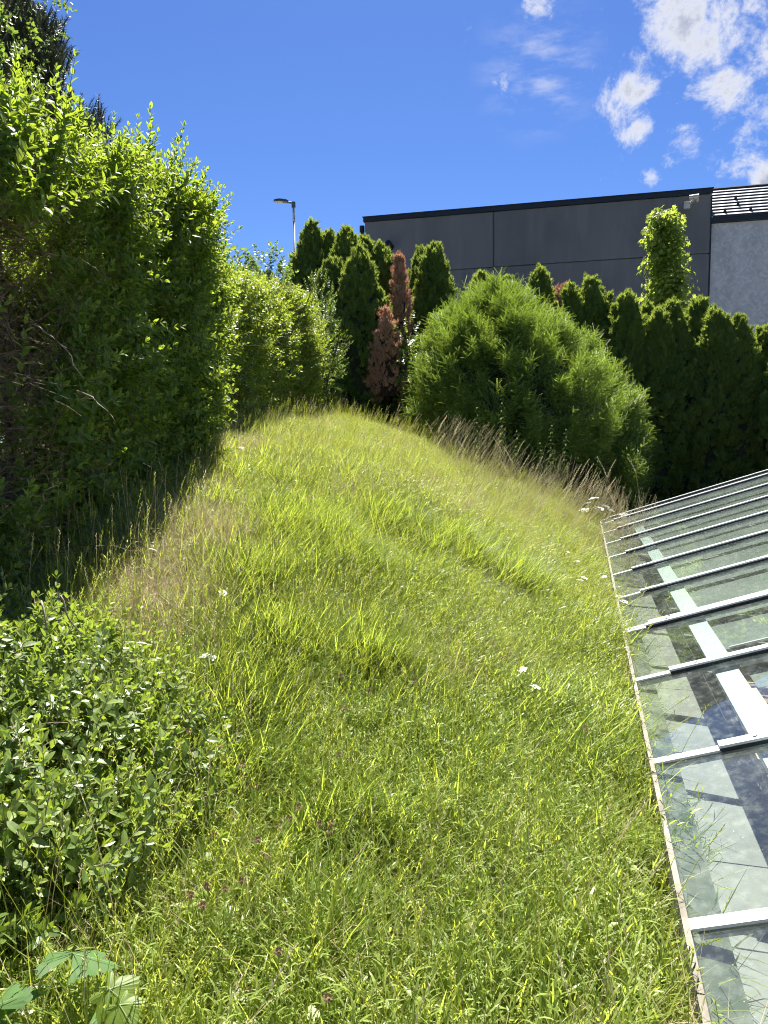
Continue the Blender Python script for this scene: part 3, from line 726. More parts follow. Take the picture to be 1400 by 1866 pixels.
def star_leaf(L, seed=0):
    """five-pointed leaf lying along +Y, returns verts, faces"""
    r = random.Random(seed); vs = [Vector((0, 0, 0))]; angs = [-105, -52, 0, 52, 105]; ls = [.62, .9, 1.0, .9, .62]; ring = []
    for i, (a, l) in enumerate(zip(angs, ls)):
        ra = R(a)
        if i: m = R((angs[i - 1] + a) / 2); ring.append(Vector((math.sin(m) * .34 * L, .25 * L + math.cos(m) * .34 * L, .02 * L)))
        ring.append(Vector((math.sin(ra) * .72 * l * L, .25 * L + math.cos(ra) * .75 * l * L, -.12 * L * l * l)))
    vs.append(Vector((0, .25 * L, .03 * L))); vs += ring
    fs = [(0, 1, 2)] + [(1, i + 1, i) if False else (1, i, i + 1) for i in range(2, len(vs) - 1)] + [(0, len(vs) - 1, 1)]
    fs[0] = (0, 2, 1)
    return vs, fs
def star_sprig(name, seed, L=.12):
    r = random.Random(seed); g = G(); g.tube([(0, 0, 0), (0, 0, .30)], .004, .002, 3)
    for i in range(9):
        az = i * 2.4; t = i / 8; c = Vector((0, 0, .04 + .26 * t)); d = Vector((math.cos(az), math.sin(az), .5 - .6 * (1 - t)))
        vs, fs = star_leaf(L * r.uniform(.75, 1.1)); m = frame_mat(d, (0, 0, 1)); b = c + d.normalized() * .05
        g.add([m @ v + b for v in vs], fs, r.random())
    return g.mesh(name, M['amber'])
STAR = [star_sprig('star_sprig_' + 'ab'[i], 210 + i) for i in range(2)]

# ------------------------------------------------------------------ expand single leaves of the nearest sprigs into parts
LEAF_ME = {}
def leaf_mesh(kind, mat):
    if kind not in LEAF_ME:
        g = G(); vs, fs = leaf_pts(1, .47, .25, .15); g.add(vs, fs, .5, .35); LEAF_ME[kind] = g.mesh('leaf', mat)
    return LEAF_ME[kind]
def expand(parent, pts, eul, scl, spr_args, mat, stem_mat, limit=300, kind='privet'):
    """build these sprigs leaf by leaf"""
    n = 0; me = leaf_mesh(kind, mat)
    for i in range(len(pts)):
        m4 = Matrix.Translation(Vector(pts[i])) @ Euler([float(x) for x in eul[i]]).to_matrix().to_4x4() @ Matrix.Scale(float(scl[i]), 4)
        sp, leaves = sprig_leaves(*spr_args[:4], 500 + i, *spr_args[4:])
        if n + len(leaves) > limit: break
        g = G(); g.tube([m4 @ p for p in sp], .0024, .0012, 4); g.obj('twig', stem_mat, parent)
        for (c, d, up, L, W, va, yo) in leaves:
            mm = m4 @ Matrix.Translation(c) @ frame_mat(d, up).to_4x4() @ Matrix.Diagonal((L * (W / L / .47), L, L, 1))
            o = bpy.data.objects.new('leaf', me); COL.objects.link(o); o.parent = parent
            o.matrix_parent_inverse = parent.matrix_world.inverted(); o.matrix_basis = mm; n += 1
    return n

def arc_tube(g, p, d, L, r0, r1, rng, sag=.0, wob=.12, n=6, sides=4):
    p = Vector(p); d = Vector(d).normalized(); pts = [p.copy()]
    for i in range(n):
        d = (d + Vector((rng.gauss(0, wob), rng.gauss(0, wob), rng.gauss(0, wob) - sag))).normalized(); p = p + d * (L / n); pts.append(p.copy())
    g.tube(pts, r0, r1, sides); return pts

# ------------------------------------------------------------------ left hedges
def hedge_points(y0, y1, face, thick, top, dens, seed, overh=.10, cap=.55, back=.35):
    """random points on a hedge's skin: (pos, outward normal). face(y): x of the right face, top(y): z above EYE"""
    r = np.random.default_rng(seed); P = []; Nn = []
    H = 2.6; area_f = (y1 - y0) * H
    n = int(area_f * dens); y = r.uniform(y0, y1, n); v = r.random(n)
    fx = np.array([face(a) for a in y]); tz = np.array([top(a) for a in y]) + EYE; bz = ground(fx, y) - .02
    z = bz + v * (tz - bz - .1); bulge = overh * np.clip(v / .82, 0, 1) ** 1.3
    endr = np.minimum(1, np.minimum((y - y0) / cap, (y1 - y) / cap)); inset = thick * .5 * (1 - np.sqrt(np.clip(1 - (1 - endr) ** 2, 0, 1)))
    x = fx + bulge - inset - .12 * v ** 6
    nrm = np.stack([np.ones(n), np.where(y > y1 - cap, .8 * (1 - endr), 0) - np.where(y < y0 + cap, .8 * (1 - endr), 0), np.full(n, .15)], 1)
    P.append(np.stack([x, y, z], 1)); Nn.append(nrm)
    n = int((y1 - y0) * thick * dens * 1.1); y = r.uniform(y0, y1, n); u = r.random(n)
    fx = np.array([face(a) for a in y]); tz = np.array([top(a) for a in y]) + EYE
    x = fx - u * thick; z = tz - .25 * np.abs(u - .45) ** 2 * 4
    P.append(np.stack([x, y, z], 1)); Nn.append(np.stack([np.where(u < .2, .5, 0), np.zeros(n), np.ones(n)], 1))
    n = int(thick * H * dens); 
    for ye, sgn in ((y0, -1), (y1, 1)):                       # both ends
        u = r.random(n); v = r.random(n); fx = face(ye); x = fx - u * thick; bz = ground(x, np.full(n, ye)); tz = top(ye) + EYE
        P.append(np.stack([x, np.full(n, ye) - sgn * (np.abs(u - .5) * 2) ** 2 * cap, bz + v * (tz - bz)], 1)); Nn.append(np.tile([[.2, sgn, .15]], (n, 1)))
    if back:
        n = int(area_f * dens * back); y = r.uniform(y0, y1, n); v = r.random(n); fx = np.array([face(a) for a in y]) - thick
        bz = ground(fx, y); tz = np.array([top(a) for a in y]) + EYE
        P.append(np.stack([fx, y, bz + v * (tz - bz)], 1)); Nn.append(np.tile([[-1, 0, .15]], (n, 1)))
    P = np.concatenate(P); Nn = np.concatenate(Nn); Nn = Nn / np.linalg.norm(Nn, axis=1, keepdims=True)
    lump = hash3(P, 2.6, seed) * .13 + hash3(P, 6.5, seed + 1) * .06
    P = P + Nn * lump[:, None] - Nn * (np.abs(r.normal(0, .14, len(P))))[:, None]
    return P, Nn, r
def sprig_dirs(Nn, r, up=.85, jit=.45):
    d = Nn * .65 + np.array([0, 0, up]) + r.normal(0, jit, Nn.shape); return d

face1 = lambda y: float(np.interp(y, [2.6, 3.2, 5, 6.8, 7.6], [-1.88, -1.84, -1.76, -1.70, -1.76]))
top1 = lambda y: float(np.interp(y, [2.6, 3.05, 4.3, 5.6, 6.6, 7.3, 7.6], [1.25, 1.42, 1.68, 1.90, 1.82, 1.5, 1.1]))
h1 = thing('privet_hedge', (-2.6, 5, gz(-2.6, 5)), 'tall overgrown privet hedge on the left with bare twigs at its near end', 'hedge')
P, Nn, r = hedge_points(2.75, 7.5, face1, 1.9, top1, 330, 3, overh=.30)
# the near low part has lost its leaves
bare = (P[:, 1] < 3.95 + .25 * hash3(P, 3.0)) & (P[:, 2] < EYE + 1.12 + .15 * hash3(P, 2.2, 2)) & (P[:, 2] > EYE - .38)
bare2 = (P[:, 0] < -2.9) & (P[:, 2] < EYE + .35) & (P[:, 1] < 7.2)
keep = ~((bare & (r.random(len(P)) < .975)) | (bare2 & (r.random(len(P)) < .5))); P, Nn = P[keep], Nn[keep]
D = sprig_dirs(Nn, r); E = dirs_to_euler(D, r.uniform(0, 2 * PI, len(P))); sc = r.uniform(.75, 1.2, len(P))
score = np.linalg.norm(P - np.array([0, 0, EYE]), axis=1) + np.where((Nn[:, 2] > .8) | (Nn[:, 0] > .6), 0, 9) + np.where(P[:, 2] < EYE - .3, 3, 0) + r.random(len(P)) * 1.5
pick = np.argsort(score)[:17]; rest = np.ones(len(P), bool); rest[pick] = False
expand(h1, P[pick], E[pick], sc[pick] * 1.05, (.22, 8, .052, .025), M['privet'], M['twig'])
tag(scatter('foliage', P[rest], E[rest], sc[rest], r.integers(0, 4, rest.sum()), PRIV, h1), kind='stuff')
# upright shoots along the top and outer shoulder
n = 520; y = r.uniform(2.8, 7.35, n); u = r.random(n) ** 1.6
fx = np.array([face1(a) for a in y]); X = fx + .26 - u * 1.7; Z = np.array([top1(a) for a in y]) + EYE - .20 - .25 * np.maximum(0, .12 - u) * 6 * r.random(n)
D = np.stack([r.normal(.10, .22, n) + np.where(u < .15, .25, 0), r.normal(0, .2, n), np.ones(n)], 1)
keep = (hash3(np.stack([X, y, Z], 1), 2.0, 4) > -.35)
tag(scatter('shoots', np.stack([X, y, Z], 1)[keep], dirs_to_euler(D, r.uniform(0, 6.28, n))[keep], r.uniform(.6, 1.05, n)[keep], r.integers(0, 3, n)[keep], PRIV_UP, h1), kind='stuff')
# tallest single shoots seen against the sky
rr = random.Random(5)
for (px, py, Y, L) in ((285, 205, 5.2, .62), (318, 232, 5.6, .58), (262, 235, 5.0, .5), (418, 368, 6.9, .50), (240, 225, 4.9, .4), (332, 330, 5.9, .4), (140, 165, 4.2, .4), (36, 118, 3.4, .4), (385, 395, 6.7, .4), (276, 238, 5.1, .55), (300, 262, 5.4, .5), (250, 262, 5.0, .4), (312, 285, 5.6, .5), (270, 290, 5.2, .45), (328, 262, 5.7, .45), (342, 372, 6.0, .4), (365, 405, 6.4, .35), (180, 200, 4.4, .35), (70, 140, 3.6, .35), (215, 205, 4.7, .35), (408, 440, 7.0, .35)):
    tip = at(px, py, Y); b = tip - Vector((.10 * L * 2, 0, L * 1.02))
    if px > 400: b = tip - Vector((.26, 0, .44))
    dd = (tip - b).normalized(); E1 = dirs_to_euler(np.array([list(dd)]), np.array([rr.uniform(0, 6)]))
    g = G(); me = PRIV_UP[rr.randrange(3)]; o = bpy.data.objects.new('tall_shoot', me); COL.objects.link(o); o.parent = h1; o.matrix_parent_inverse = h1.matrix_world.inverted()
    o.location = b; o.rotation_euler = [float(x) for x in E1[0]]; o.scale = [(tip - b).length / .50] * 3
# stems and bare twigs
for i in range(12):
    g = G(); y = 2.95 + i * .38; x = -2.65 + rr.uniform(-.3, .3)
    arc_tube(g, (x, y, gz(x, y) - .05), (rr.uniform(-.1, .1), rr.uniform(-.1, .1), 1), rr.uniform(1.7, 2.1), .028, .010, rr, 0, .05, 7, 6); g.obj('stem', M['bark'], h1, True)
g = G()
for i in range(1700):
    y = rr.uniform(2.8, 4.5); x = rr.uniform(-2.6, -1.74); z = EYE + rr.uniform(-.95, 1.2)
    d = (rr.uniform(.1, 1.0), rr.uniform(-.9, .3), rr.gauss(.15, .45)); L = rr.uniform(.2, .6); r0 = rr.choice((.0014, .0018, .0024, .0036))
    pts = arc_tube(g, (x, y, z), d, L, r0, .0008, rr, .01, .30, 8, 3)
    if rr.random() < .6:
        q = pts[3]; arc_tube(g, q, (rr.uniform(-.3, 1), rr.uniform(-.8, .4), rr.uniform(-.4, .6)), L * .5, .0015, .0008, rr, .02, .2, 4, 3)
tag(g.obj('twigs', M['twig'], h1), kind='stuff')
g = G()
for i in range(900):
    y = rr.uniform(3.0, 7.3); x = face1(y) - rr.uniform(.15, 1.2); z = EYE + rr.uniform(-.9, 1.3)
    arc_tube(g, (x, y, z), (rr.uniform(.2, 1.0), rr.uniform(-.4, .4), rr.gauss(.3, .4)), rr.uniform(.3, .7), .003, .001, rr, .01, .18, 5, 3)
tag(g.obj('inner_twigs', M['twig'], h1), kind='stuff')
for (px, py, Y, ex, ey, L) in ((60, 940, 3.3, .55, .25, .35), (140, 712, 3.4, .5, -.4, .3), (60, 590, 3.4, .7, -.5, .35), (110, 1085, 2.6, .3, -.5, .2), (75, 1095, 2.55, .5, -.5, .22)):
    g = G(); arc_tube(g, at(px, py, Y), (ex, rr.uniform(-.2, .1), ey), L, .0040, .0014, rr, .02, .25, 9, 5); g.obj('bare_twig', M['twig_pale'], h1, True)

# second, further hedge
face2 = lambda y: float(np.interp(y, [7.6, 9.5, 11.5, 13.6], [-1.75, -1.60, -1.30, -1.10]))
top2 = lambda y: float(np.interp(y, [7.6, 9, 11, 12.4, 13.6], [1.75, 1.95, 2.25, 2.30, 1.9]))
h2 = thing('garden_hedge', (-2, 10.5, gz(-2, 10.5)), 'lower bright green clipped hedge beyond the tall privet', 'hedge')
P, Nn, r = hedge_points(7.25, 13.5, face2, 1.6, top2, 260, 8, overh=.10, cap=.5, back=.9)
bare = (P[:, 1] < 10.2 + .5 * hash3(P, 2.0)) & (P[:, 2] < EYE + 1.35 + .3 * hash3(P, 2.4, 1)) & (Nn[:, 0] > .5)
keep = ~(bare & (r.random(len(P)) < .45)); P, Nn = P[keep], Nn[keep]
D = sprig_dirs(Nn, r, .7, .5); E = dirs_to_euler(D, r.uniform(0, 6.28, len(P)))
tag(scatter('foliage', P, E, r.uniform(.7, 1.25, len(P)), r.integers(0, 3, len(P)), FINE, h2), kind='stuff')
g = G()
for i in range(1500):
    y = rr.uniform(7.8, 13.2); x = face2(y) - rr.uniform(.05, 1.0) - (.0 if y > 10.5 else -.0); z = gz(x, y) + rr.uniform(.05, 1.9)
    arc_tube(g, (x, y, z), (rr.uniform(.1, 1), rr.uniform(-.7, .4), rr.gauss(.2, .5)), rr.uniform(.2, .6), .004, .0015, rr, .01, .2, 5, 3)
tag(g.obj('twigs', M['twig'], h2), kind='stuff')
for i in range(8):
    g = G(); y = 8 + i * .7; x = face2(y) - .8; arc_tube(g, (x, y, gz(x, y) - .05), (.1, 0, 1), 1.9, .03, .012, rr, 0, .1, 6, 6); g.obj('stem', M['bark'], h2, True)
# hooked spray of round leaves on top of it, and a loose shrub at its far end
def loose_shrub(name, c, rad, n, variants, label, cat, seed, group=None, stem=True, zmin=None, up=.6):
    t = thing(name, (c[0], c[1], gz(c[0], c[1])), label, cat, group); r = np.random.default_rng(seed)
    d = r.normal(0, 1, (n, 3)); d /= np.linalg.norm(d, axis=1, keepdims=True); q = r.random(n) ** .45
    P = np.array(c) + d * q[:, None] * np.array(rad); P += d * (hash3(P, 4.0, seed) * .12)[:, None]
    E = dirs_to_euler(d * .8 + np.array([0, 0, up]) + r.normal(0, .4, (n, 3)), r.uniform(0, 6.28, n))
    keep = P[:, 2] > ground(P[:, 0], P[:, 1])
    tag(scatter('foliage', P[keep], E[keep], r.uniform(.7, 1.2, keep.sum()), r.integers(0, len(variants), keep.sum()), variants, t), kind='stuff')
    rq = random.Random(seed)
    for i in range(5):
        g = G(); x, y = c[0] + rq.uniform(-.1, .1), c[1] + rq.uniform(-.1, .1); z = gz(x, y)
        arc_tube(g, (x, y, z - .03), (rq.uniform(-.3, .3), rq.uniform(-.3, .3), 1), max(.3, c[2] + rad[2] * .5 - z), .018, .006, rq, 0, .08, 6, 5); g.obj('stem', M['bark'], t, True)
    return t
c = at(478, 508, 11.5); loose_shrub('climbing_vine', tuple(c), (.38, .4, .34), 90, IVY, 'climber with round glossy leaves rising from the far hedge top', 'climber', 31)
c = at(585, 640, 13.9); loose_shrub('leafy_shrub', (c.x, c.y, c.z), (.42, .45, 1.25), 700, FINE2, 'loose glossy shrub at the far end of the bright hedge', 'shrub', 32)
c = at(742, 670, 15.0); loose_shrub('ivy_shrub', (c.x, c.y, c.z), (.22, .3, 1.0), 110, IVY, 'pale glossy shrub between the brown conifer and the yew', 'shrub', 33)

# low privet in the near left corner
lp = thing('low_privet', (-1.3, 2.0, gz(-1.3, 2)), 'low spreading privet bush in the near corner, leaves lit by sun', 'bush')
r = np.random.default_rng(44); n = 2900
u = r.uniform(0, 2 * PI, n); q = np.sqrt(r.random(n)); X = -1.62 + np.cos(u) * q * 1.0; Y = 1.98 + np.sin(u) * q * 1.38
edge = .93 + .10 * np.sin(u * 3 + 1) + .06 * np.sin(u * 7); hgt = .33 * np.sqrt(np.clip(1 - (q / edge) ** 2.4, 0, 1)) * (.85 + .2 * np.sin(X * 4 + 1) * np.sin(Y * 3.3)) + .04
keep = q < edge * 1.02; X, Y, hgt = X[keep], Y[keep], hgt[keep]; n = len(X)
Z = ground(X, Y) + hgt * (1 - np.abs(r.normal(0, .30, n))); P = np.stack([X, Y, Z], 1)
out = np.stack([(X + 1.55) / 1.0, (Y - 2.10) / 1.38, np.full(n, .75)], 1) ; D = out * .7 + r.normal(0, .5, (n, 3)) + np.array([.1, 0, .25])
E = dirs_to_euler(D, r.uniform(0, 6.28, n)); sc = r.uniform(.75, 1.2, n)
vis = (Z > ground(X, Y) + hgt * .85) & (X > -1.1) & (Y > 1.2) & (Y < 2.4)
score = np.where(vis, 0, 50) + r.random(n); pick = np.argsort(score)[:18]; rest = np.ones(n, bool); rest[pick] = False
expand(lp, P[pick] + np.array([0, 0, .03]), E[pick], sc[pick], (.19, 8, .043, .0205), M['privet_near'], M['twig_pale'], kind='near')
tag(scatter('foliage', P[rest], E[rest], sc[rest], r.integers(0, 4, rest.sum()), PNEAR, lp), kind='stuff')
for i in range(26):
    g = G(); x, y = -1.3 + rr.uniform(-.6, .6), 2.0 + rr.uniform(-.8, .8)
    arc_tube(g, (x, y, gz(x, y) + .15), (rr.uniform(-.2, 1), rr.uniform(-.8, .3), rr.uniform(.3, .9)), rr.uniform(.3, .5), .0035, .0012, rr, .05, .22, 8, 4); g.obj('branch', M['twig_pale'], lp, True)

# broad lobed seedling leaves in the bottom left corner
mp = thing('maple_seedling', tuple(on_plane_z(120, 1800, EYE - 1.35)), 'maple seedling with large lobed leaves in the bottom corner', 'seedling')
VEIN = plain('leaf_vein', (.20, .28, .11), .6)
def lobed(L, seed, notch=.55):
    r = random.Random(seed); vs = [Vector((0, 0, 0))]; N = 96; mid = Vector((0, .18 * L, .0))
    lob = [(-125, .55), (-62, .85), (0, 1.0), (62, .85), (125, .55)]
    for i in range(N + 1):
        a = -150 + 300 * i / N
        rad = max(l * (1 - (abs(a - c) / 34) ** 1.3 * .42) if abs(a - c) < 40 else 0 for c, l in lob); rad = max(rad, notch)
        rad *= 1 + .035 * (1 if i % 3 == 0 else -1) + r.uniform(-.02, .02); ra = R(a)
        vs.append(Vector((math.sin(ra) * rad * L * .62, .30 * L + math.cos(ra) * rad * L * .68, -.26 * L * rad * rad + .03 * L * math.cos(R(a) * 360 / 62))))
    vs.append(Vector((0, .30 * L, .03 * L))); c = len(vs) - 1
    fs = [(c, i + 1, i) for i in range(1, N + 1)]
    return vs, fs
for i, (px, py, dz, L, az, tilt, mt) in enumerate(((105, 1765, .17, .115, 80, 25, 'maple'), (60, 1835, .13, .12, 200, 20, 'maple'), (175, 1790, .15, .075, -20, 30, 'grass_broad'),
                                               (150, 1850, .10, .085, -60, 35, 'maple'), (10, 1850, .17, .10, 150, 20, 'maple'), (205, 1815, .14, .06, -40, 20, 'grass_broad'))):
    c = on_plane_z(px, py, EYE - 1.17 + dz); vs, fs = lobed(L * 1.45, i, .42 if i in (2, 5) else .6)
    d = Vector((math.cos(R(az)), math.sin(R(az)), -.25)); m = frame_mat(d, (0, -.35, 1)); g = G()
    g.add([m @ v + c for v in vs], fs, .3 + .1 * i)
    lf = g.obj('leaf', M[mt], mp, True)
    vg = G()
    for va in (-125, -62, 0, 62, 125):
        k_ = {0: .92, 62: .78, 125: .5}[abs(va)]; q0 = Vector((0, .30 * L * 1.45, .035 * L * 1.45)); q1 = Vector((math.sin(R(va)) * k_ * L * 1.45 * .62, .30 * L * 1.45 + math.cos(R(va)) * k_ * L * 1.45 * .68, (-.26 * k_ * k_ + .045) * L * 1.45))
        vg.tube([m @ q0 + c, m @ q0.lerp(q1, .5) + c + m @ Vector((0, 0, .012 * L)), m @ q1 + c], .0007, .0003, 3)
    vg.obj('vein', VEIN, lf)
    g = G(); g.tube([c, c - d.normalized() * .05 + Vector((0, 0, -.05)), Vector(mp.location)], .0018, n=4); g.obj('leaf_stalk', M['herb'], lf)

# ------------------------------------------------------------------ conifers
def row_y(px): return float(np.interp(px, [530, 800, 1150, 1500, 1700], [17.5, 17.2, 16.0, 14.6, 14.0]))
THU = [ # px of the tip, tip y, half width px, label, dead
 (566, 414, 40, 'tall green thuja nearest the street lamp, at the row end', 0),
 (598, 430, 34, 'slim green thuja between the lamp end thuja and its neighbour', 0),
 (632, 424, 40, 'pointed dark green thuja in front of the black flue pipe', 0),
 (664, 438, 34, 'narrow thuja just beneath the dark building corner', 0),
 (694, 455, 36, 'thuja growing against the tall brown dead one', 0),
 (790, 456, 40, 'round-topped thuja standing alone between dead conifer and yew', 0),
 (768, 462, 26, 'slim leader tight against the brown dead thuja', 0),
 (877, 506, 34, 'low thuja tip just behind the yew top', 0),
 (925, 512, 34, 'second thuja tip peeping over the yew', 0),
 (984, 498, 40, 'tallest thuja behind the yew shoulder', 0),
 (1040, 532, 30, 'small thuja beside the reddish dead patch', 0),
 (1077, 514, 38, 'pointed thuja midway between yew top and liquidambar', 0),
 (1108, 548, 34, 'low thuja above the yew flank', 0),
 (1143, 543, 36, 'thuja left of the star-leaved tree', 0),
 (1178, 560, 28, 'narrow thuja at the foot of the star-leaved tree', 0),
 (1222, 560, 48, 'broad thuja directly below the star-leaved tree', 0),
 (1200, 573, 34, 'second leader of the thuja below the star-leaved tree', 0),
 (1276, 556, 42, 'tall thuja under the corner between the two buildings', 0),
 (1308, 570, 36, 'thuja before the mottled wall beside its corner', 0),
 (1345, 586, 36, 'shorter thuja in front of the mottled wall', 0),
 (1392, 606, 46, 'thuja at the photograph edge in front of the mottled wall', 0),
 (1450, 600, 46, 'thuja beyond the mottled wall thuja', 0),
]
def cone_tree(name, px, py, hw, label, variants, mat_in, seed, dist=None, dens=360, base=None, cat='tree', group=None, wide=1.78):
    Yd = dist or row_y(px); tip = at(px, py, Yd); rad = hw / FPX * Yd * wide; zb = gz(tip.x, tip.y) - .05 if base is None else base
    H = tip.z - zb; t = thing(name, (tip.x, tip.y, zb), label, cat, group); r = np.random.default_rng(seed)
    per = 22; nc = int(2 * PI * rad * H * dens * .8 / per); v = r.random(nc) ** .85; th = r.uniform(-PI * 1.14, PI * .14, nc)
    prof = np.clip(1 - v, 0, 1) ** .68 * 1.14
    pos = np.stack([np.cos(th), np.sin(th), v * H / max(rad, .3)], 1); lump = 1 + .22 * hash3(pos * np.array([1.4, 1.4, .9]), 1.9, seed) + .12 * hash3(pos, 5.0, seed + 2) + r.normal(-.08, .13, nc)
    rr_ = rad * prof * lump
    C = np.stack([tip.x + np.cos(th) * rr_, tip.y + np.sin(th) * rr_, zb + v * H], 1)
    DC = np.stack([np.cos(th) * .5, np.sin(th) * .5, .9 + v * 1.2], 1) + r.normal(0, .14, (nc, 3)); DC /= np.linalg.norm(DC, axis=1, keepdims=True)
    ci = np.repeat(np.arange(nc), per); n = len(ci); al = r.uniform(-.24, .07, n); sv = r.normal(0, .062, (n, 3)) * (1 - 1.8 * (al + .24))[:, None]
    P = C[ci] + DC[ci] * al[:, None] + sv; D = DC[ci] + sv * 4 + r.normal(0, .2, (n, 3))
    tt_ = r.random(60); P = np.concatenate([P, np.stack([tip.x + r.normal(0, .035, 60), tip.y + r.normal(0, .035, 60), tip.z - .35 * tt_], 1)]); D = np.concatenate([D, np.tile([[0, 0, 1.]], (60, 1)) + r.normal(0, .25, (60, 3))]); n = len(P)
    tag(scatter('foliage', P, dirs_to_euler(D, r.uniform(0, 6.28, n)), r.uniform(.7, 1.4, n), r.integers(0, len(variants), n), variants, t), kind='stuff')
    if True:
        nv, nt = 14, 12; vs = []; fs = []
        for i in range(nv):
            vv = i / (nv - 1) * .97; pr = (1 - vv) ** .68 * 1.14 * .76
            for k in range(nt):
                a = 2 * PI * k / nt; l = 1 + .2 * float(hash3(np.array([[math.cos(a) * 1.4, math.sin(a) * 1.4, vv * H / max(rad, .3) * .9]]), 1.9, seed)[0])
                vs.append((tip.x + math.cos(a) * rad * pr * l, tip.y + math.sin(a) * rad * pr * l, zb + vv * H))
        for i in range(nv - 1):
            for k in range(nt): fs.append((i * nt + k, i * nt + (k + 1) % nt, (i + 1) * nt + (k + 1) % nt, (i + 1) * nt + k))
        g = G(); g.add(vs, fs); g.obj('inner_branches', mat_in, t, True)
    g = G(); g.tube([(tip.x, tip.y, zb - .05), (tip.x, tip.y, tip.z - .25)], .07, .012, n=7); g.obj('trunk', M['bark'], t, True)
    return t
for i, (px, py, hw, lab, dead) in enumerate(THU):
    off = .35 * math.sin(i * 2.3)
    cone_tree('thuja', px, py, hw + 4, lab, FROND, M['inner'], 300 + i, dist=row_y(px) + off, dens=300, group='thuja conifers in the back row')
cone_tree('thuja', 655, 462, 44, 'dark broad thuja in front of the left row', FROND, M['inner'], 342, dist=15.9, dens=300, group='thuja conifers in the back row')
cone_tree('thuja', 606, 478, 42, 'dark thuja behind the far end of the bright hedge', FROND, M['inner'], 343, dist=16.2, dens=300, group='thuja conifers in the back row')
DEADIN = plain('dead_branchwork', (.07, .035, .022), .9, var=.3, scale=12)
cone_tree('dead_thuja', 728, 468, 23, 'tall narrow brown dead thuja beside the dark wall', FROND_DEAD, DEADIN, 350, dist=16.4, dens=300, wide=1.15, group='dead brown conifers')
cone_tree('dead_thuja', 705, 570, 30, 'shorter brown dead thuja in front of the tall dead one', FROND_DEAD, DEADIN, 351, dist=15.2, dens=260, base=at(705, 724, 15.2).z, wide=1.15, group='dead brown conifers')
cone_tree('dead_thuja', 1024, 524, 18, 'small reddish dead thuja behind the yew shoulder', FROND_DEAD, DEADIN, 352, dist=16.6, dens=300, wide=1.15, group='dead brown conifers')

# yew: lumpy bush built from profile
YD = 14.2
yw = at(950, 800, YD); yz0 = gz(yw.x, yw.y) - .1
prof_y = [930, 880, 820, 760, 700, 650, 610, 580, 560]; xl_ = [765, 742, 730, 733, 742, 765, 800, 835, 870]; xr_ = [1150, 1168, 1176, 1160, 1120, 1068, 1010, 965, 930]
zc = np.array([at(700, q, YD).z for q in prof_y]); xc = np.array([(a + b) / 2 for a, b in zip(xl_, xr_)]); hw = np.array([(b - a) / 2 for a, b in zip(xl_, xr_)]) * .93
XC = (xc - 700) / FPX * YD; HW = hw / FPX * YD - .12
t = thing('yew_bush', (yw.x, YD, yz0), 'big rounded yew bush with bright green new shoots', 'bush')
r = np.random.default_rng(77); nc = 330; per = 38; n = nc * per
vc = r.random(nc); thc = r.uniform(-PI * 1.12, PI * .12, nc); zcl = zc[0] - .2 + vc * (zc[-1] + .12 - zc[0] + .2)
radc = np.interp(zcl, zc, HW); radc = np.where(zcl > zc[-1], HW[-1] * .5, radc); cxc = np.interp(zcl, zc, XC)
ppc = np.stack([np.cos(thc) * radc, np.sin(thc) * radc, zcl], 1); lc = 1 + .055 * hash3(ppc, 1.9, 5) + .055 * hash3(ppc, 4.2, 6) - np.abs(r.normal(0, .045, nc))
C0 = np.stack([cxc + np.cos(thc) * radc * lc, YD + np.sin(thc) * radc * lc * .95, zcl], 1)
upc = np.clip((zcl - zc[0]) / (zc[-1] - zc[0]), 0, 1)
DC = np.stack([np.cos(thc) * .8, np.sin(thc) * .8, .35 + .7 * upc], 1) + r.normal(0, .15, (nc, 3)); DC /= np.linalg.norm(DC, axis=1, keepdims=True)
ci = np.repeat(np.arange(nc), per); lf = r.uniform(.55, 1.45, nc)[ci]; u_ = r.random(n); al = (-.50 + .62 * u_) * lf + .05; sidev = r.normal(0, .105, (n, 3)) * (1.05 - .75 * u_)[:, None] * lf[:, None]
P = C0[ci] + DC[ci] * al[:, None] + sidev; z = zcl[ci]; th = thc[ci]
upf = np.clip((z - zc[0]) / (zc[-1] - zc[0]), 0, 1)
D = DC[ci] + sidev * 3.5 + np.array([0, 0, .25]) + r.normal(0, .15, (n, 3))
tag(scatter('foliage', P, dirs_to_euler(D, r.uniform(0, 6.28, n)), r.uniform(.55, 1.25, n), r.integers(0, 3, n), YEW, t), kind='stuff')
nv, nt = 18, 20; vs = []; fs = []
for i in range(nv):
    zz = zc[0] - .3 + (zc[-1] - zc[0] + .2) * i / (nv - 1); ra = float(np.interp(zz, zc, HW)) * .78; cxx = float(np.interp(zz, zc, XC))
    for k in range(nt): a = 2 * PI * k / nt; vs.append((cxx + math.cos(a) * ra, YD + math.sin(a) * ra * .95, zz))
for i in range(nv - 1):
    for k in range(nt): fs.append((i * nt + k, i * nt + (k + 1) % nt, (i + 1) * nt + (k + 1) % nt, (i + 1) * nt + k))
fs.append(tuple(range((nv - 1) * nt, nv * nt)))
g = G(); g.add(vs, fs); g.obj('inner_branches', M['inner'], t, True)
g = G(); g.tube([(XC[2], YD, yz0 - .1), (XC[-1], YD, zc[-1] - .4)], .12, .03, n=8); g.obj('trunk', M['bark'], t, True)

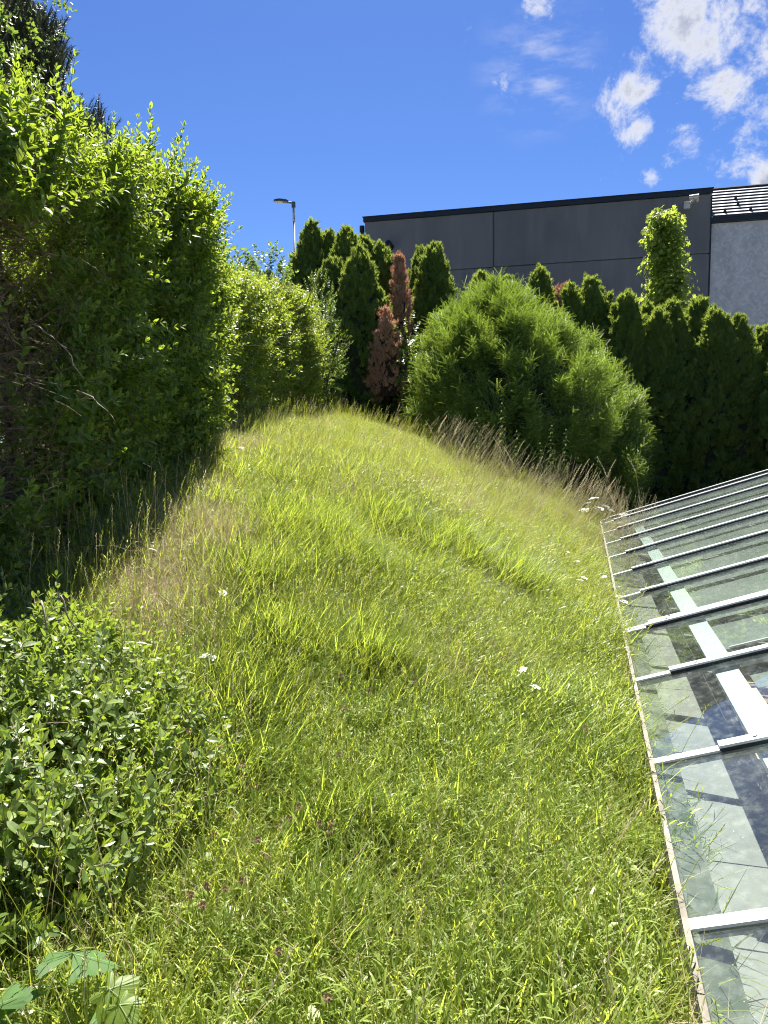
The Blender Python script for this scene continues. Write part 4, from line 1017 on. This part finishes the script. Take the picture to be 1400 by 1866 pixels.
# star-leaved tree behind the row
Yd = 20.5; tip = at(1213, 404, Yd); b0 = Vector((tip.x, Yd, EYE - 1))
t = thing('liquidambar_tree', tuple(b0), 'slim bright young tree with star-shaped leaves before the dark wall', 'tree')
r = np.random.default_rng(88); n = 620
pyv = r.uniform(400, 690, n); hwp = np.interp(pyv, [400, 415, 440, 500, 540, 560, 620, 690], [3, 9, 16, 19, 28, 25, 29, 34]); th = r.uniform(0, 2 * PI, n)
q = r.random(n) ** .5; xs_ = 1213 + np.cos(th) * hwp * q * (1 + .35 * np.sin(pyv * .13)) ; P = np.array([list(at(a, b, Yd)) for a, b in zip(xs_, pyv)]); P[:, 1] += np.sin(th) * hwp * q / FPX * Yd
D = np.stack([np.cos(th) * .6, np.sin(th) * .6, np.full(n, .5)], 1) + r.normal(0, .3, (n, 3))
tag(scatter('foliage', P, dirs_to_euler(D, r.uniform(0, 6.28, n)), r.uniform(.9, 1.5, n), r.integers(0, 2, n), STAR, t), kind='stuff')
g = G(); g.tube([b0, tip - Vector((0, 0, .2))], .06, .012, n=7); g.obj('trunk', M['bark'], t, True)
for i in range(14):
    g = G(); z = b0.z + 2.5 + i * .3; a = i * 2.4; arc_tube(g, (tip.x, Yd, z), (math.cos(a) * .6, math.sin(a) * .6, .8), .55, .014, .004, rr, 0, .06, 4, 4); g.obj('limb', M['bark'], t, True)

# dark pine behind the hedge, top left
Yd = 17.0; pc = at(-95, 100, Yd); zb = EYE - 1.5
t = thing('pine_tree', (pc.x, Yd, zb), 'dark pine tree rising behind the tall left hedge', 'tree')
g = G(); g.tube([(pc.x, Yd, zb), (pc.x, Yd, EYE + 13.5)], .28, .05, n=9); g.obj('trunk', M['bark'], t, True)
r = np.random.default_rng(99); PP = []; DD = []; rq = random.Random(9)
for i in range(150):
    h = rq.uniform(2.5, 13.2); a = rq.uniform(0, 2 * PI); L = (14.6 - h) * .44 * rq.uniform(.80, .98)
    g = G(); base = Vector((pc.x, Yd, EYE + h - 1.0)); pts = arc_tube(g, base, (math.cos(a), math.sin(a), .25), L, .04, .012, rq, -.06, .06, 8, 4)
    g.obj('limb', M['bark'], t, True)
    for k in range(2, 9):
        for _ in range(38):
            o_ = Vector((rq.gauss(0, .20), rq.gauss(0, .20), rq.gauss(0, .16))); PP.append(tuple(pts[k] + o_)); DD.append((math.cos(a) * .3 + rq.gauss(0, .25), math.sin(a) * .3 + rq.gauss(0, .25), 1.0))
PP = np.array(PP); DD = np.array(DD); kq = np.hypot(PP[:, 0] - pc.x, PP[:, 1] - Yd) < (14.4 - (PP[:, 2] - EYE)) * .42 + .15; PP, DD = PP[kq], DD[kq]
tag(scatter('crown', PP, dirs_to_euler(DD, r.uniform(0, 6.28, len(PP))), r.uniform(.8, 1.9, len(PP)), r.integers(0, 2, len(PP)), PINE, t), kind='stuff')
# cotoneaster-like tree with an arching branch over the hedge
t = thing('cotoneaster_tree', (-3.6, 5.4, gz(-3.6, 5.4)), 'small-leaved dark green tree at the top left with an arching branch', 'tree')
COT = [sprig_mesh('coton_sprig_%s' % 'ab'[i], M['ivy'], M['twig'], .22, 8, .040, .022, 95 + i, spread=R(65)) for i in range(2)]
PP = []; DD = []; rq = random.Random(12)
for i in range(26):
    g = G(); tgt = at(rq.uniform(-220, 45), rq.uniform(-160, 230), rq.uniform(4.7, 5.6)); base = Vector((-3.5 + rq.uniform(-.2, .2), 5.4, EYE + rq.uniform(.6, 1.8)))
    d = tgt - base; pts = arc_tube(g, base, d, d.length, .014, .004, rq, .0, .05, 7, 4); g.obj('branch', M['bark'], t, True)
    for k in range(2, 8):
        for _ in range(4): PP.append(tuple(pts[k] + Vector((rq.gauss(0, .11), rq.gauss(0, .11), rq.gauss(0, .11))))); DD.append((d.x * .5 + rq.gauss(0, .5), rq.gauss(0, .5), rq.gauss(.3, .5)))
g = G(); path = [at(5, 135, 5.0), at(40, 112, 4.95), at(68, 88, 4.9), at(88, 72, 4.9), at(104, 62, 4.9), at(113, 62, 4.9)]
g.tube(path, .006, .002, 4); g.obj('branch', M['bark'], t, True)
for k in range(len(path) - 1):
    for q in range(3):
        p = path[k].lerp(path[k + 1], (q + .5) / 3); PP.append(tuple(p)); DD.append((.6, rq.gauss(0, .3), rq.gauss(-.1, .6)))
PP = np.array(PP); DD = np.array(DD); r = np.random.default_rng(5); sc = r.uniform(.7, 1.1, len(PP)); sc[-15:] *= .42
tag(scatter('foliage', PP, dirs_to_euler(DD, r.uniform(0, 6.28, len(PP))), sc, r.integers(0, 2, len(PP)), COT, t), kind='stuff')
g = G(); g.tube([(-3.6, 5.4, gz(-3.6, 5.4) - .1), (-3.55, 5.4, EYE + .6), (-3.4, 5.4, EYE + 2.2)], .05, .02, n=7); g.obj('trunk', M['bark'], t, True)

# ------------------------------------------------------------------ grass
r = np.random.default_rng(123)
def sm(a, lo, hi): return np.clip((a - lo) / (hi - lo), 0, 1)
def N2(x, y, f, ph): return hash3(np.stack([x, y, x * 0], 1), f, ph)
def px_foot(px, py, off=0.0):
    d = ray(px, py); tt = .6
    while tt < 40:
        p_ = d * tt
        if EYE + p_.z < gz(p_.x, p_.y) + off: break
        tt *= 1.01
    return p_
DRYC = [(px_foot(a, b, .12), s_, am) for (a, b, s_, am) in ((300, 1010, .42, 1.1), (340, 940, .45, 1.0), (270, 1090, .32, 1.0), (400, 880, .45, .75), (470, 810, .7, .8), (560, 790, .9, .65), (540, 860, .5, .5), (860, 900, 1.2, .45), (1000, 960, .7, .45), (730, 1000, .5, .25))]
def dry_w(x, y):
    w_ = .11 + .36 * sm(y, 4.0, 8.5)
    for (p_, s_, am) in DRYC: w_ = np.maximum(w_, am * np.exp(-((x - p_.x) / s_) ** 2 - ((y - p_.y) / (s_ * 1.5)) ** 2))
    return np.clip(w_ + .18 * N2(x, y, 3, 1) * sm(y, 2.6, 5), 0, 1)
def broad_w(x, y):
    cs = [(430, 1240, .17), (520, 1130, .15), (660, 1160, .13), (450, 1010, .18), (560, 930, .25), (700, 900, .25), (820, 960, .22), (640, 1000, .15), (930, 1010, .2), (620, 1450, .07), (560, 1690, .07), (420, 1350, .1)]
    w_ = x * 0
    for (px, py, s_) in cs:
        # foot point of the clump: the photo's pixel meets the ground there
        q = None; d = ray(px, py + 30)
        tt = 1.0
        for _ in range(60):
            p_ = d * tt; zz = gz(p_.x, p_.y) + .12
            if EYE + p_.z < zz: break
            tt *= 1.03
        w_ = np.maximum(w_, np.exp(-((x - p_.x) / s_) ** 2 - ((y - p_.y) / (s_ * 1.1)) ** 2))
    return w_
def bushy(x, y): return np.clip(1.6 - 1.5 * np.exp(-(((x + 1.55) / .88) ** 4 + ((y - 1.95) / 1.24) ** 4)), 0.12, 1)
def ground_dirs(x, y, r, tilt=.06):
    gx_ = (ground(x + .1, y) - ground(x - .1, y)) / .2; gy_ = (ground(x, y + .1) - ground(x, y - .1)) / .2
    n = len(x); return np.stack([r.normal(.03, tilt, n) - gx_, r.normal(0, tilt, n) - gy_, np.ones(n)], 1)
def xr_of(y): return EO.x + (y - EO.y) * EV.x / EV.y
def xl_of(y): return np.interp(y, [0, 2.9, 3.0, 8, 15], [XL, XL, XL - .4, XL - .3, XL + .5])
def lay(name, gx, y0, y1, xa, xb, sets, smin, smax, seed):
    r = np.random.default_rng(seed); order = ['grass', 'herb', 'dry', 'mix']; vs = [m_ for k in order for m_ in sets[k]]; st = {}; c = 0
    for k in order: st[k] = (c, len(sets[k])); c += len(sets[k])
    yy = np.arange(y0, y1, gx); X = []; Y = []
    for y in yy:
        a, b = xa(y), xb(y); m = max(1, int((b - a) / gx)); X.append(a + (np.arange(m) + .5) * (b - a) / m); Y.append(np.full(m, y))
    X = np.concatenate(X); Y = np.concatenate(Y); X = X + r.uniform(-.5, .5, len(X)) * gx; Y = Y + r.uniform(-.5, .5, len(Y)) * gx
    k = r.random(len(X)) < np.clip((bushy(X, Y) - .1) * 1.6, 0, 1); X, Y = X[k], Y[k]; n = len(X)
    dw = dry_w(X, Y); hw_ = np.clip(.30 + .55 * N2(X, Y, 1.5, 7) + .45 * sm(X, -.4, .5) * (1 - sm(Y, 2.8, 4.6)) - .25 * sm(Y, 3, 5), 0, 1)
    u1 = r.random(n); pk = np.zeros(n, int)
    for i in range(n):
        kind = 'dry' if u1[i] < dw[i] * .9 else ('herb' if r.random() < hw_[i] else ('mix' if r.random() < .12 + .5 * float(sm(Y[i], 4, 8)) else 'grass'))
        s0, m = st[kind]; pk[i] = s0 + r.integers(0, m)
    Z = ground(X, Y); sc = r.uniform(smin, smax, n) * (.95 + .26 * N2(X, Y, 1.3, 3) + .14 * N2(X, Y, 3.7, 6))
    o = scatter(name, np.stack([X, Y, Z], 1), dirs_to_euler(ground_dirs(X, Y, r), r.uniform(-.6, .6, n) + np.where(r.random(n) < .3, PI, 0)), sc, pk, vs)
    tag(o, kind='stuff'); return o
lay('meadow_grass', .165, .6, 4.6, xl_of, lambda y: xr_of(y) - .22, PS, .8, 1.15, 1)
lay('far_meadow_grass', .20, 4.6, 15.8, xl_of, lambda y: xr_of(min(y, 13)) - .20, PS, .75, 1.08, 2)
lay('edge_grass', .075, .6, 11.8, lambda y: xr_of(y) - .34, lambda y: xr_of(y) - .05, PE, .65, 1.05, 3)
r = np.random.default_rng(9); Y = np.concatenate([r.uniform(.8, 5.5, 60), r.uniform(5.5, 11.8, 60)]); n = len(Y); X = xr_of(Y) - r.uniform(0, .07, n)
tag(scatter('overhanging_grass', np.stack([X, Y, ground(X, Y)], 1), dirs_to_euler(ground_dirs(X, Y, r, .2) + np.array([.32, -.08, 0]), r.uniform(0, 6.28, n)), r.uniform(.75, 1.2, n), r.integers(0, len(PE['grass'] + PE['mix'] + PE['herb']), n), PE['grass'] + PE['mix'] + PE['herb']), kind='stuff')
STRAW = [patch('patch_straw_' + 'ab'[i], 760 + i, .20, 60, 60, 4, 10, 2, 0, 330, 8, 8, 48, tall=1.3, sh=(.40, .80)) for i in range(2)]
rq = random.Random(4); XY = []
for px in range(770, 1150, 9):
    py = float(np.interp(px, [770, 850, 950, 1050, 1150], [805, 850, 905, 950, 985])) + rq.uniform(-12, 42); p_ = px_foot(px + rq.uniform(-8, 8), py, .10); XY.append((p_.x, p_.y))
XY = np.array(XY); r = np.random.default_rng(6); n = len(XY)
tag(scatter('tall_straw_grass', np.stack([XY[:, 0], XY[:, 1], ground(XY[:, 0], XY[:, 1])], 1), dirs_to_euler(ground_dirs(XY[:, 0], XY[:, 1], r, .12), r.uniform(0, 6.28, n)), r.uniform(.7, 1.2, n), r.integers(0, 2, n), STRAW), kind='stuff')
# scattered clumps of broad yellow-green grass
r = np.random.default_rng(5); n = 26000; Y = r.uniform(.9, 12, n); X = XL + (xr_of(Y) - .1 - XL) * r.random(n)
k = r.random(n) < np.clip(broad_w(X, Y) * .95, .03, 1) * (1 - .8 * dry_w(X, Y)); X, Y = X[k], Y[k]; n = len(X)
tag(scatter('broad_leaved_grass', np.stack([X, Y, ground(X, Y)], 1), dirs_to_euler(ground_dirs(X, Y, r, .12), r.uniform(-.5, .5, n)), r.uniform(.65, 1.1, n), r.integers(0, 3, n), T_BROAD), kind='stuff')

# ------------------------------------------------------------------ flowers and single stalks
def foot(px, py):
    """where the photo's pixel meets the grass top"""
    d = ray(px, py); tt = .6
    while tt < 40:
        p_ = d * tt
        if EYE + p_.z < gz(p_.x, p_.y) + .22: break
        tt *= 1.01
    return Vector((p_.x, p_.y, EYE + p_.z))
def umbel_mesh(seed, nray=12, rad=.028):
    r = random.Random(seed); g = G()
    for i in range(nray):
        a = i * 2.4; q = rad * math.sqrt((i + .5) / nray); c = Vector((math.cos(a) * q, math.sin(a) * q, -.25 * q + r.uniform(-.002, .002)))
        for k in range(5):
            b = k * 1.256; p = c + Vector((math.cos(b), math.sin(b), 0)) * .0045
            g.add([p + Vector((-.0035, -.0035, 0)), p + Vector((.0035, -.003, .001)), p + Vector((.0035, .0035, 0)), p + Vector((-.003, .0035, .0012))], [(0, 1, 2, 3)])
    return g.mesh('flower_head', M['white_petal'])
UMB = [umbel_mesh(i) for i in range(3)]
UMB_RAYS = None
def ray_mesh():
    g = G()
    for i in range(9):
        a = i * 2.4; q = .028 * math.sqrt((i + .5) / 9); g.tube([(0, 0, -.03), (math.cos(a) * q, math.sin(a) * q, -.25 * q - .001)], .0006, .0005, 3)
    return g.mesh('flower_rays', M['herb'])
RAYS = ray_mesh(); rq = random.Random(21)
def umbel(px, py, size, label, group, Y=None, lean=None):
    top_ = foot(px, py) if Y is None else at(px, py, Y)
    gx, gy = top_.x - rq.uniform(.0, .08), top_.y + rq.uniform(-.05, .05); base = Vector((gx, gy, gz(gx, gy)))
    t = thing('umbel_flower', tuple(base), label, 'wildflower', group)
    g = G(); mid = base.lerp(top_, .5) + Vector((-.015, 0, .0)); g.tube([base, mid, top_ - Vector((0, 0, .03 * size))], .0018, .0011, 4); g.obj('stem', M['herb'], t)
    m = Matrix.Translation(top_) @ Matrix.Rotation(rq.uniform(-.3, .3), 4, 'X') @ Matrix.Rotation(rq.uniform(-.3, .3), 4, 'Y') @ Matrix.Scale(size, 4)
    add_mesh('flower_head', rq.choice(UMB), t, m); add_mesh('flower_rays', RAYS, t, m)
for (px, py) in ((1083, 906), (1071, 915), (1104, 921), (1092, 925), (1113, 928), (1140, 937), (1134, 943), (1126, 948), (1118, 959), (1108, 966), (1064, 928), (1098, 934), (1137, 950), (1142, 941)):
    umbel(px, py, 2.6, 'white flat-topped wildflower beside the far corner of the glass roof', 'white wildflowers by the glass corner', Y=10.6 + rq.uniform(-.5, .3))
for (px, py) in ((1040, 1052), (1066, 1052), (1100, 1050), (1118, 1052), (1058, 1056), (1128, 1085), (1138, 1095), (1124, 1068), (1008, 1010), (1052, 1022), (1085, 1030), (1035, 1005)):
    umbel(px, py, 1.0, 'small white wildflower near the middle of the glass eave', 'white wildflowers along the eave')
for (px, py, lab) in ((279, 1000, 'white umbel flower in the shade of the tall hedge'), (407, 1079, 'bright white flower head left of the broad grass clump'), (457, 966, 'white flower head in the upper part of the lawn by dry stalks'),
                      (441, 1186, 'pale seed head just above the broad yellow-green grass'), (372, 1193, 'fluffy pale flower cluster over the low privet bush'), (386, 1197, 'second pale flower beside the fluffy cluster'),
                      (952, 1219, 'white daisy-like flower standing in the open lawn'), (977, 1250, 'lowest white flower in the open lawn'), (470, 797, 'tiny white flower near the far bright hedge'), (440, 815, 'tiny white flower below the far bright hedge')):
    umbel(px, py, .8, lab, None)
# brown faded clover heads
def head_mesh(seed):
    r = random.Random(seed); g = G()
    for i in range(46):
        z = 1 - 2 * (i + .5) / 46; a = i * 2.4; q = math.sqrt(1 - z * z); d = Vector((math.cos(a) * q, math.sin(a) * q, z)); s_ = d.orthogonal().normalized() * .0022
        g.add([d * .004 - s_, d * .004 + s_, d * .0115 * r.uniform(.8, 1.15)], [(0, 1, 2)])
    return g.mesh('flower_head', M['clover'])
HEADS = [head_mesh(i) for i in range(2)]
clover_px = [(755, 1241), (622, 1232), (630, 1290), (618, 1375), (633, 1385), (603, 1500), (582, 1502), (602, 1515), (530, 1492), (505, 1505), (545, 1470), (392, 1522), (377, 1615), (410, 1620), (370, 1650), (508, 1733),
             (480, 1555), (490, 1560), (348, 1630), (345, 1333), (395, 1350), (400, 1360), (440, 1395), (445, 1415), (672, 1255), (915, 1197), (1068, 1327), (470, 1530), (466, 1432), (440, 1605), (598, 1818)]
for i, (px, py) in enumerate(clover_px):
    top_ = foot(px, py); top_ += (Vector((0, 0, EYE)) - top_) * .05; b = Vector((top_.x - rq.uniform(-.03, .05), top_.y, gz(top_.x, top_.y)))
    t = thing('clover_flower', tuple(b), 'faded brown clover flower head among the grass', 'clover flower', 'faded clover heads in the lawn')
    g = G(); g.tube([b, b.lerp(top_, .6) + Vector((.01, 0, 0)), top_], .0014, .001, 4); g.obj('stem', M['herb'], t)
    add_mesh('flower_head', rq.choice(HEADS), t, Matrix.Translation(top_) @ Matrix.Scale(rq.uniform(.75, 1.15), 4))
# plantain stalks: thin dark stems with dark heads
for (px, py, bx, by) in ((412, 1010, 375, 1190), (432, 985, 378, 1170), (455, 1010, 385, 1180), (437, 1040, 380, 1165), (500, 985, 400, 1090), (560, 955, 430, 1080), (440, 1115, 365, 1225), (672, 1262, 640, 1362), (690, 1215, 650, 1350), (505, 880, 440, 960), (540, 850, 490, 930), (340, 1040, 320, 1110), (600, 900, 560, 960)):
    b = foot(bx, by); b.z -= .18; tp = at(px, py, b.y + .12)
    t = thing('plantain_stalk', tuple(b), 'thin dark plantain stalk with a small dark seed head leaning over grass', 'plantain', 'dark plantain stalks in the left lawn')
    g = G(); g.tube([b, b.lerp(tp, .5) + Vector((-.02, 0, .02)), tp], .0016, .0011, 4); g.obj('stem', M['herb'], t)
    g = G(); d = (tp - b).normalized(); g.tube([tp - d * .002, tp + d * .008, tp + d * .018, tp + d * .024], .003, .0018, 6); g.obj('seed_head', M['clover'], t)
# dry grass stalks with plumes
def plume_mesh(seed, L=.16, n=26):
    r = random.Random(seed); g = G()
    for i in range(n):
        t = i / n; c = Vector((.02 * t * t, 0, L * t)); a = i * 2.4; l = .022 * (1 - .5 * t) * r.uniform(.7, 1.3)
        d = Vector((math.cos(a) * .45 + .15, math.sin(a) * .45, .85)).normalized(); s_ = d.orthogonal().normalized() * .0024
        g.add([c - s_ * .4, c + s_ * .4, c + d * l * .6 + s_, c + d * l, c + d * l * .6 - s_], [(0, 1, 2, 3, 4)], r.random())
    g.tube([(0, 0, 0), (.005, 0, L * .5), (.02, 0, L)], .0012, .0006, 3)
    return g.mesh('plume', M['plume'])
PL = [plume_mesh(i, .14 + .03 * i) for i in range(3)]
def stalk(px, py, Y, L, lab, grp, az, sc=1.0):
    tp = at(px, py, Y); d = Vector((math.cos(az) * .45, 0, 1)).normalized()
    base = Vector((tp.x - d.x * .9 * L, Y, gz(tp.x - d.x * .9 * L, Y)))
    t = thing('dry_grass_stalk', tuple(base), lab, 'grass stalk', grp); q = tp - d * (.16 * sc)
    mid = base.lerp(q, .55) + Vector((-.04 * math.copysign(1, d.x), 0, .04)); g = G(); g.tube([base, base.lerp(mid, .5) + Vector((-.01, 0, .02)), mid, mid.lerp(q, .5) + Vector((-.005, 0, .015)), q], .0024, .0016, 3); g.obj('stem', M['plume'], t)
    m = Matrix.Translation(q) @ frame_mat(Vector((0, -1, 0)), d).to_4x4()
    zax = d; xax = Vector((1, 0, -d.x / d.z)).normalized() * (1 if d.x > 0 else -1); yax = zax.cross(xax)
    m = Matrix.Translation(q) @ Matrix((xax, yax, zax)).transposed().to_4x4() @ Matrix.Scale(sc, 4); add_mesh('plume', rq.choice(PL), t, m)
grp = 'dry grass stalks in front of the yew'; lab = 'tall dry straw-coloured grass stalk with plume before the dark yew'
for (px, py) in ((812, 752), (838, 763), (780, 770), (806, 790), (836, 798), (845, 800), (858, 828), (790, 800), (901, 792), (885, 815), (953, 802), (921, 812), (958, 835), (913, 830), (970, 848), (935, 862), (986, 832), (1012, 905), (1052, 853), (1070, 836),
                 (1078, 845), (1095, 838), (1117, 842), (1148, 834), (1120, 865), (1108, 888), (1062, 870), (1040, 880), (1008, 882), (995, 895), (965, 880), (945, 878), (925, 890), (985, 905), (870, 842), (850, 850), (905, 860), (890, 880), (1030, 895), (1085, 862), (975, 868), (915, 845)):
    stalk(px, py, rq.uniform(9.6, 11.2), rq.uniform(.3, .8), lab, grp, rq.choice((0, 0, 0, PI)) + rq.uniform(-.6, .6), rq.uniform(1.0, 1.9))
for (px, py) in ((560, 735), (475, 760), (500, 755), (455, 770), (520, 750), (590, 742), (640, 752), (668, 760)):
    stalk(px, py, rq.uniform(11.5, 13), .3, 'fine dry grass stalk on the crest below the far hedge', 'dry stalks on the crest', rq.uniform(-.8, .8), 1.2)
p_ = foot(668, 1052); stalk(668, 1045, p_.y, .4, 'long beige grass plume leaning in the middle of the lawn', None, 0, 1.2)
p_ = foot(620, 1292); stalk(622, 1290, p_.y, .4, 'pale cylindrical grass plume low in the middle of the lawn', None, 0, .6)
# tall weeds before the yew
def weed(px, py, Y, h, label):
    tp = at(px, py, Y); b = Vector((tp.x, Y, gz(tp.x, Y))); t = thing('tall_weed', tuple(b), label, 'weed', 'tall leafy weeds before the yew'); r = random.Random(int(px)); g = G()
    g.tube([b, tp], .004, .002, 4); g.obj('stem', M['nettle'], t); g = G(); n = int((tp.z - b.z) / .055)
    for i in range(2, n):
        c = b.lerp(tp, i / n); s_ = .10 * (1.1 - i / n) + .025
        for k in (0, 1): a = i * 1.57 + k * PI + r.uniform(-.3, .3); add_leaf(g, c, (math.cos(a), math.sin(a), .25), (0, 0, 1), s_, s_ * .42, r.random(), 0, .2, .9)
    tag(g.obj('leaves', M['nettle'], t), kind='stuff')
for (px, py, l) in ((870, 735, 'tall leafy weed against the dark left half of the yew'), (915, 720, 'second tall weed by the dark left half of the yew'), (942, 778, 'shorter weed before the yew middle'), (985, 800, 'weed among dry plumes before the yew'), (1005, 768, 'leafy weed right of the yew middle'), (1032, 775, 'leafiest tall weed in front of the yew'), (1054, 820, 'weed in front of the yew right flank'), (1090, 826, 'flowering weed beside the white wildflowers')):
    weed(px, py, 11.2, 1, l)
# dandelion under the tall hedge
p_ = foot(248, 988); t = thing('yellow_flower', (p_.x, p_.y, gz(p_.x, p_.y)), 'small yellow-orange flower in the shade under the tall hedge', 'wildflower')
g = G(); g.tube([(p_.x, p_.y, gz(p_.x, p_.y)), tuple(p_)], .0015, .001, 4); g.obj('stem', M['herb'], t)
g = G()
for k in range(12): add_leaf(g, p_, (math.cos(k * .52), math.sin(k * .52), .3), (0, 0, 1), .016, .005)
g.obj('flower_head', M['yellow'], t)
print('TRIS', sum(sum(len(p.vertices) - 2 for p in o.data.polygons) for o in SC.objects if o.type == 'MESH'))
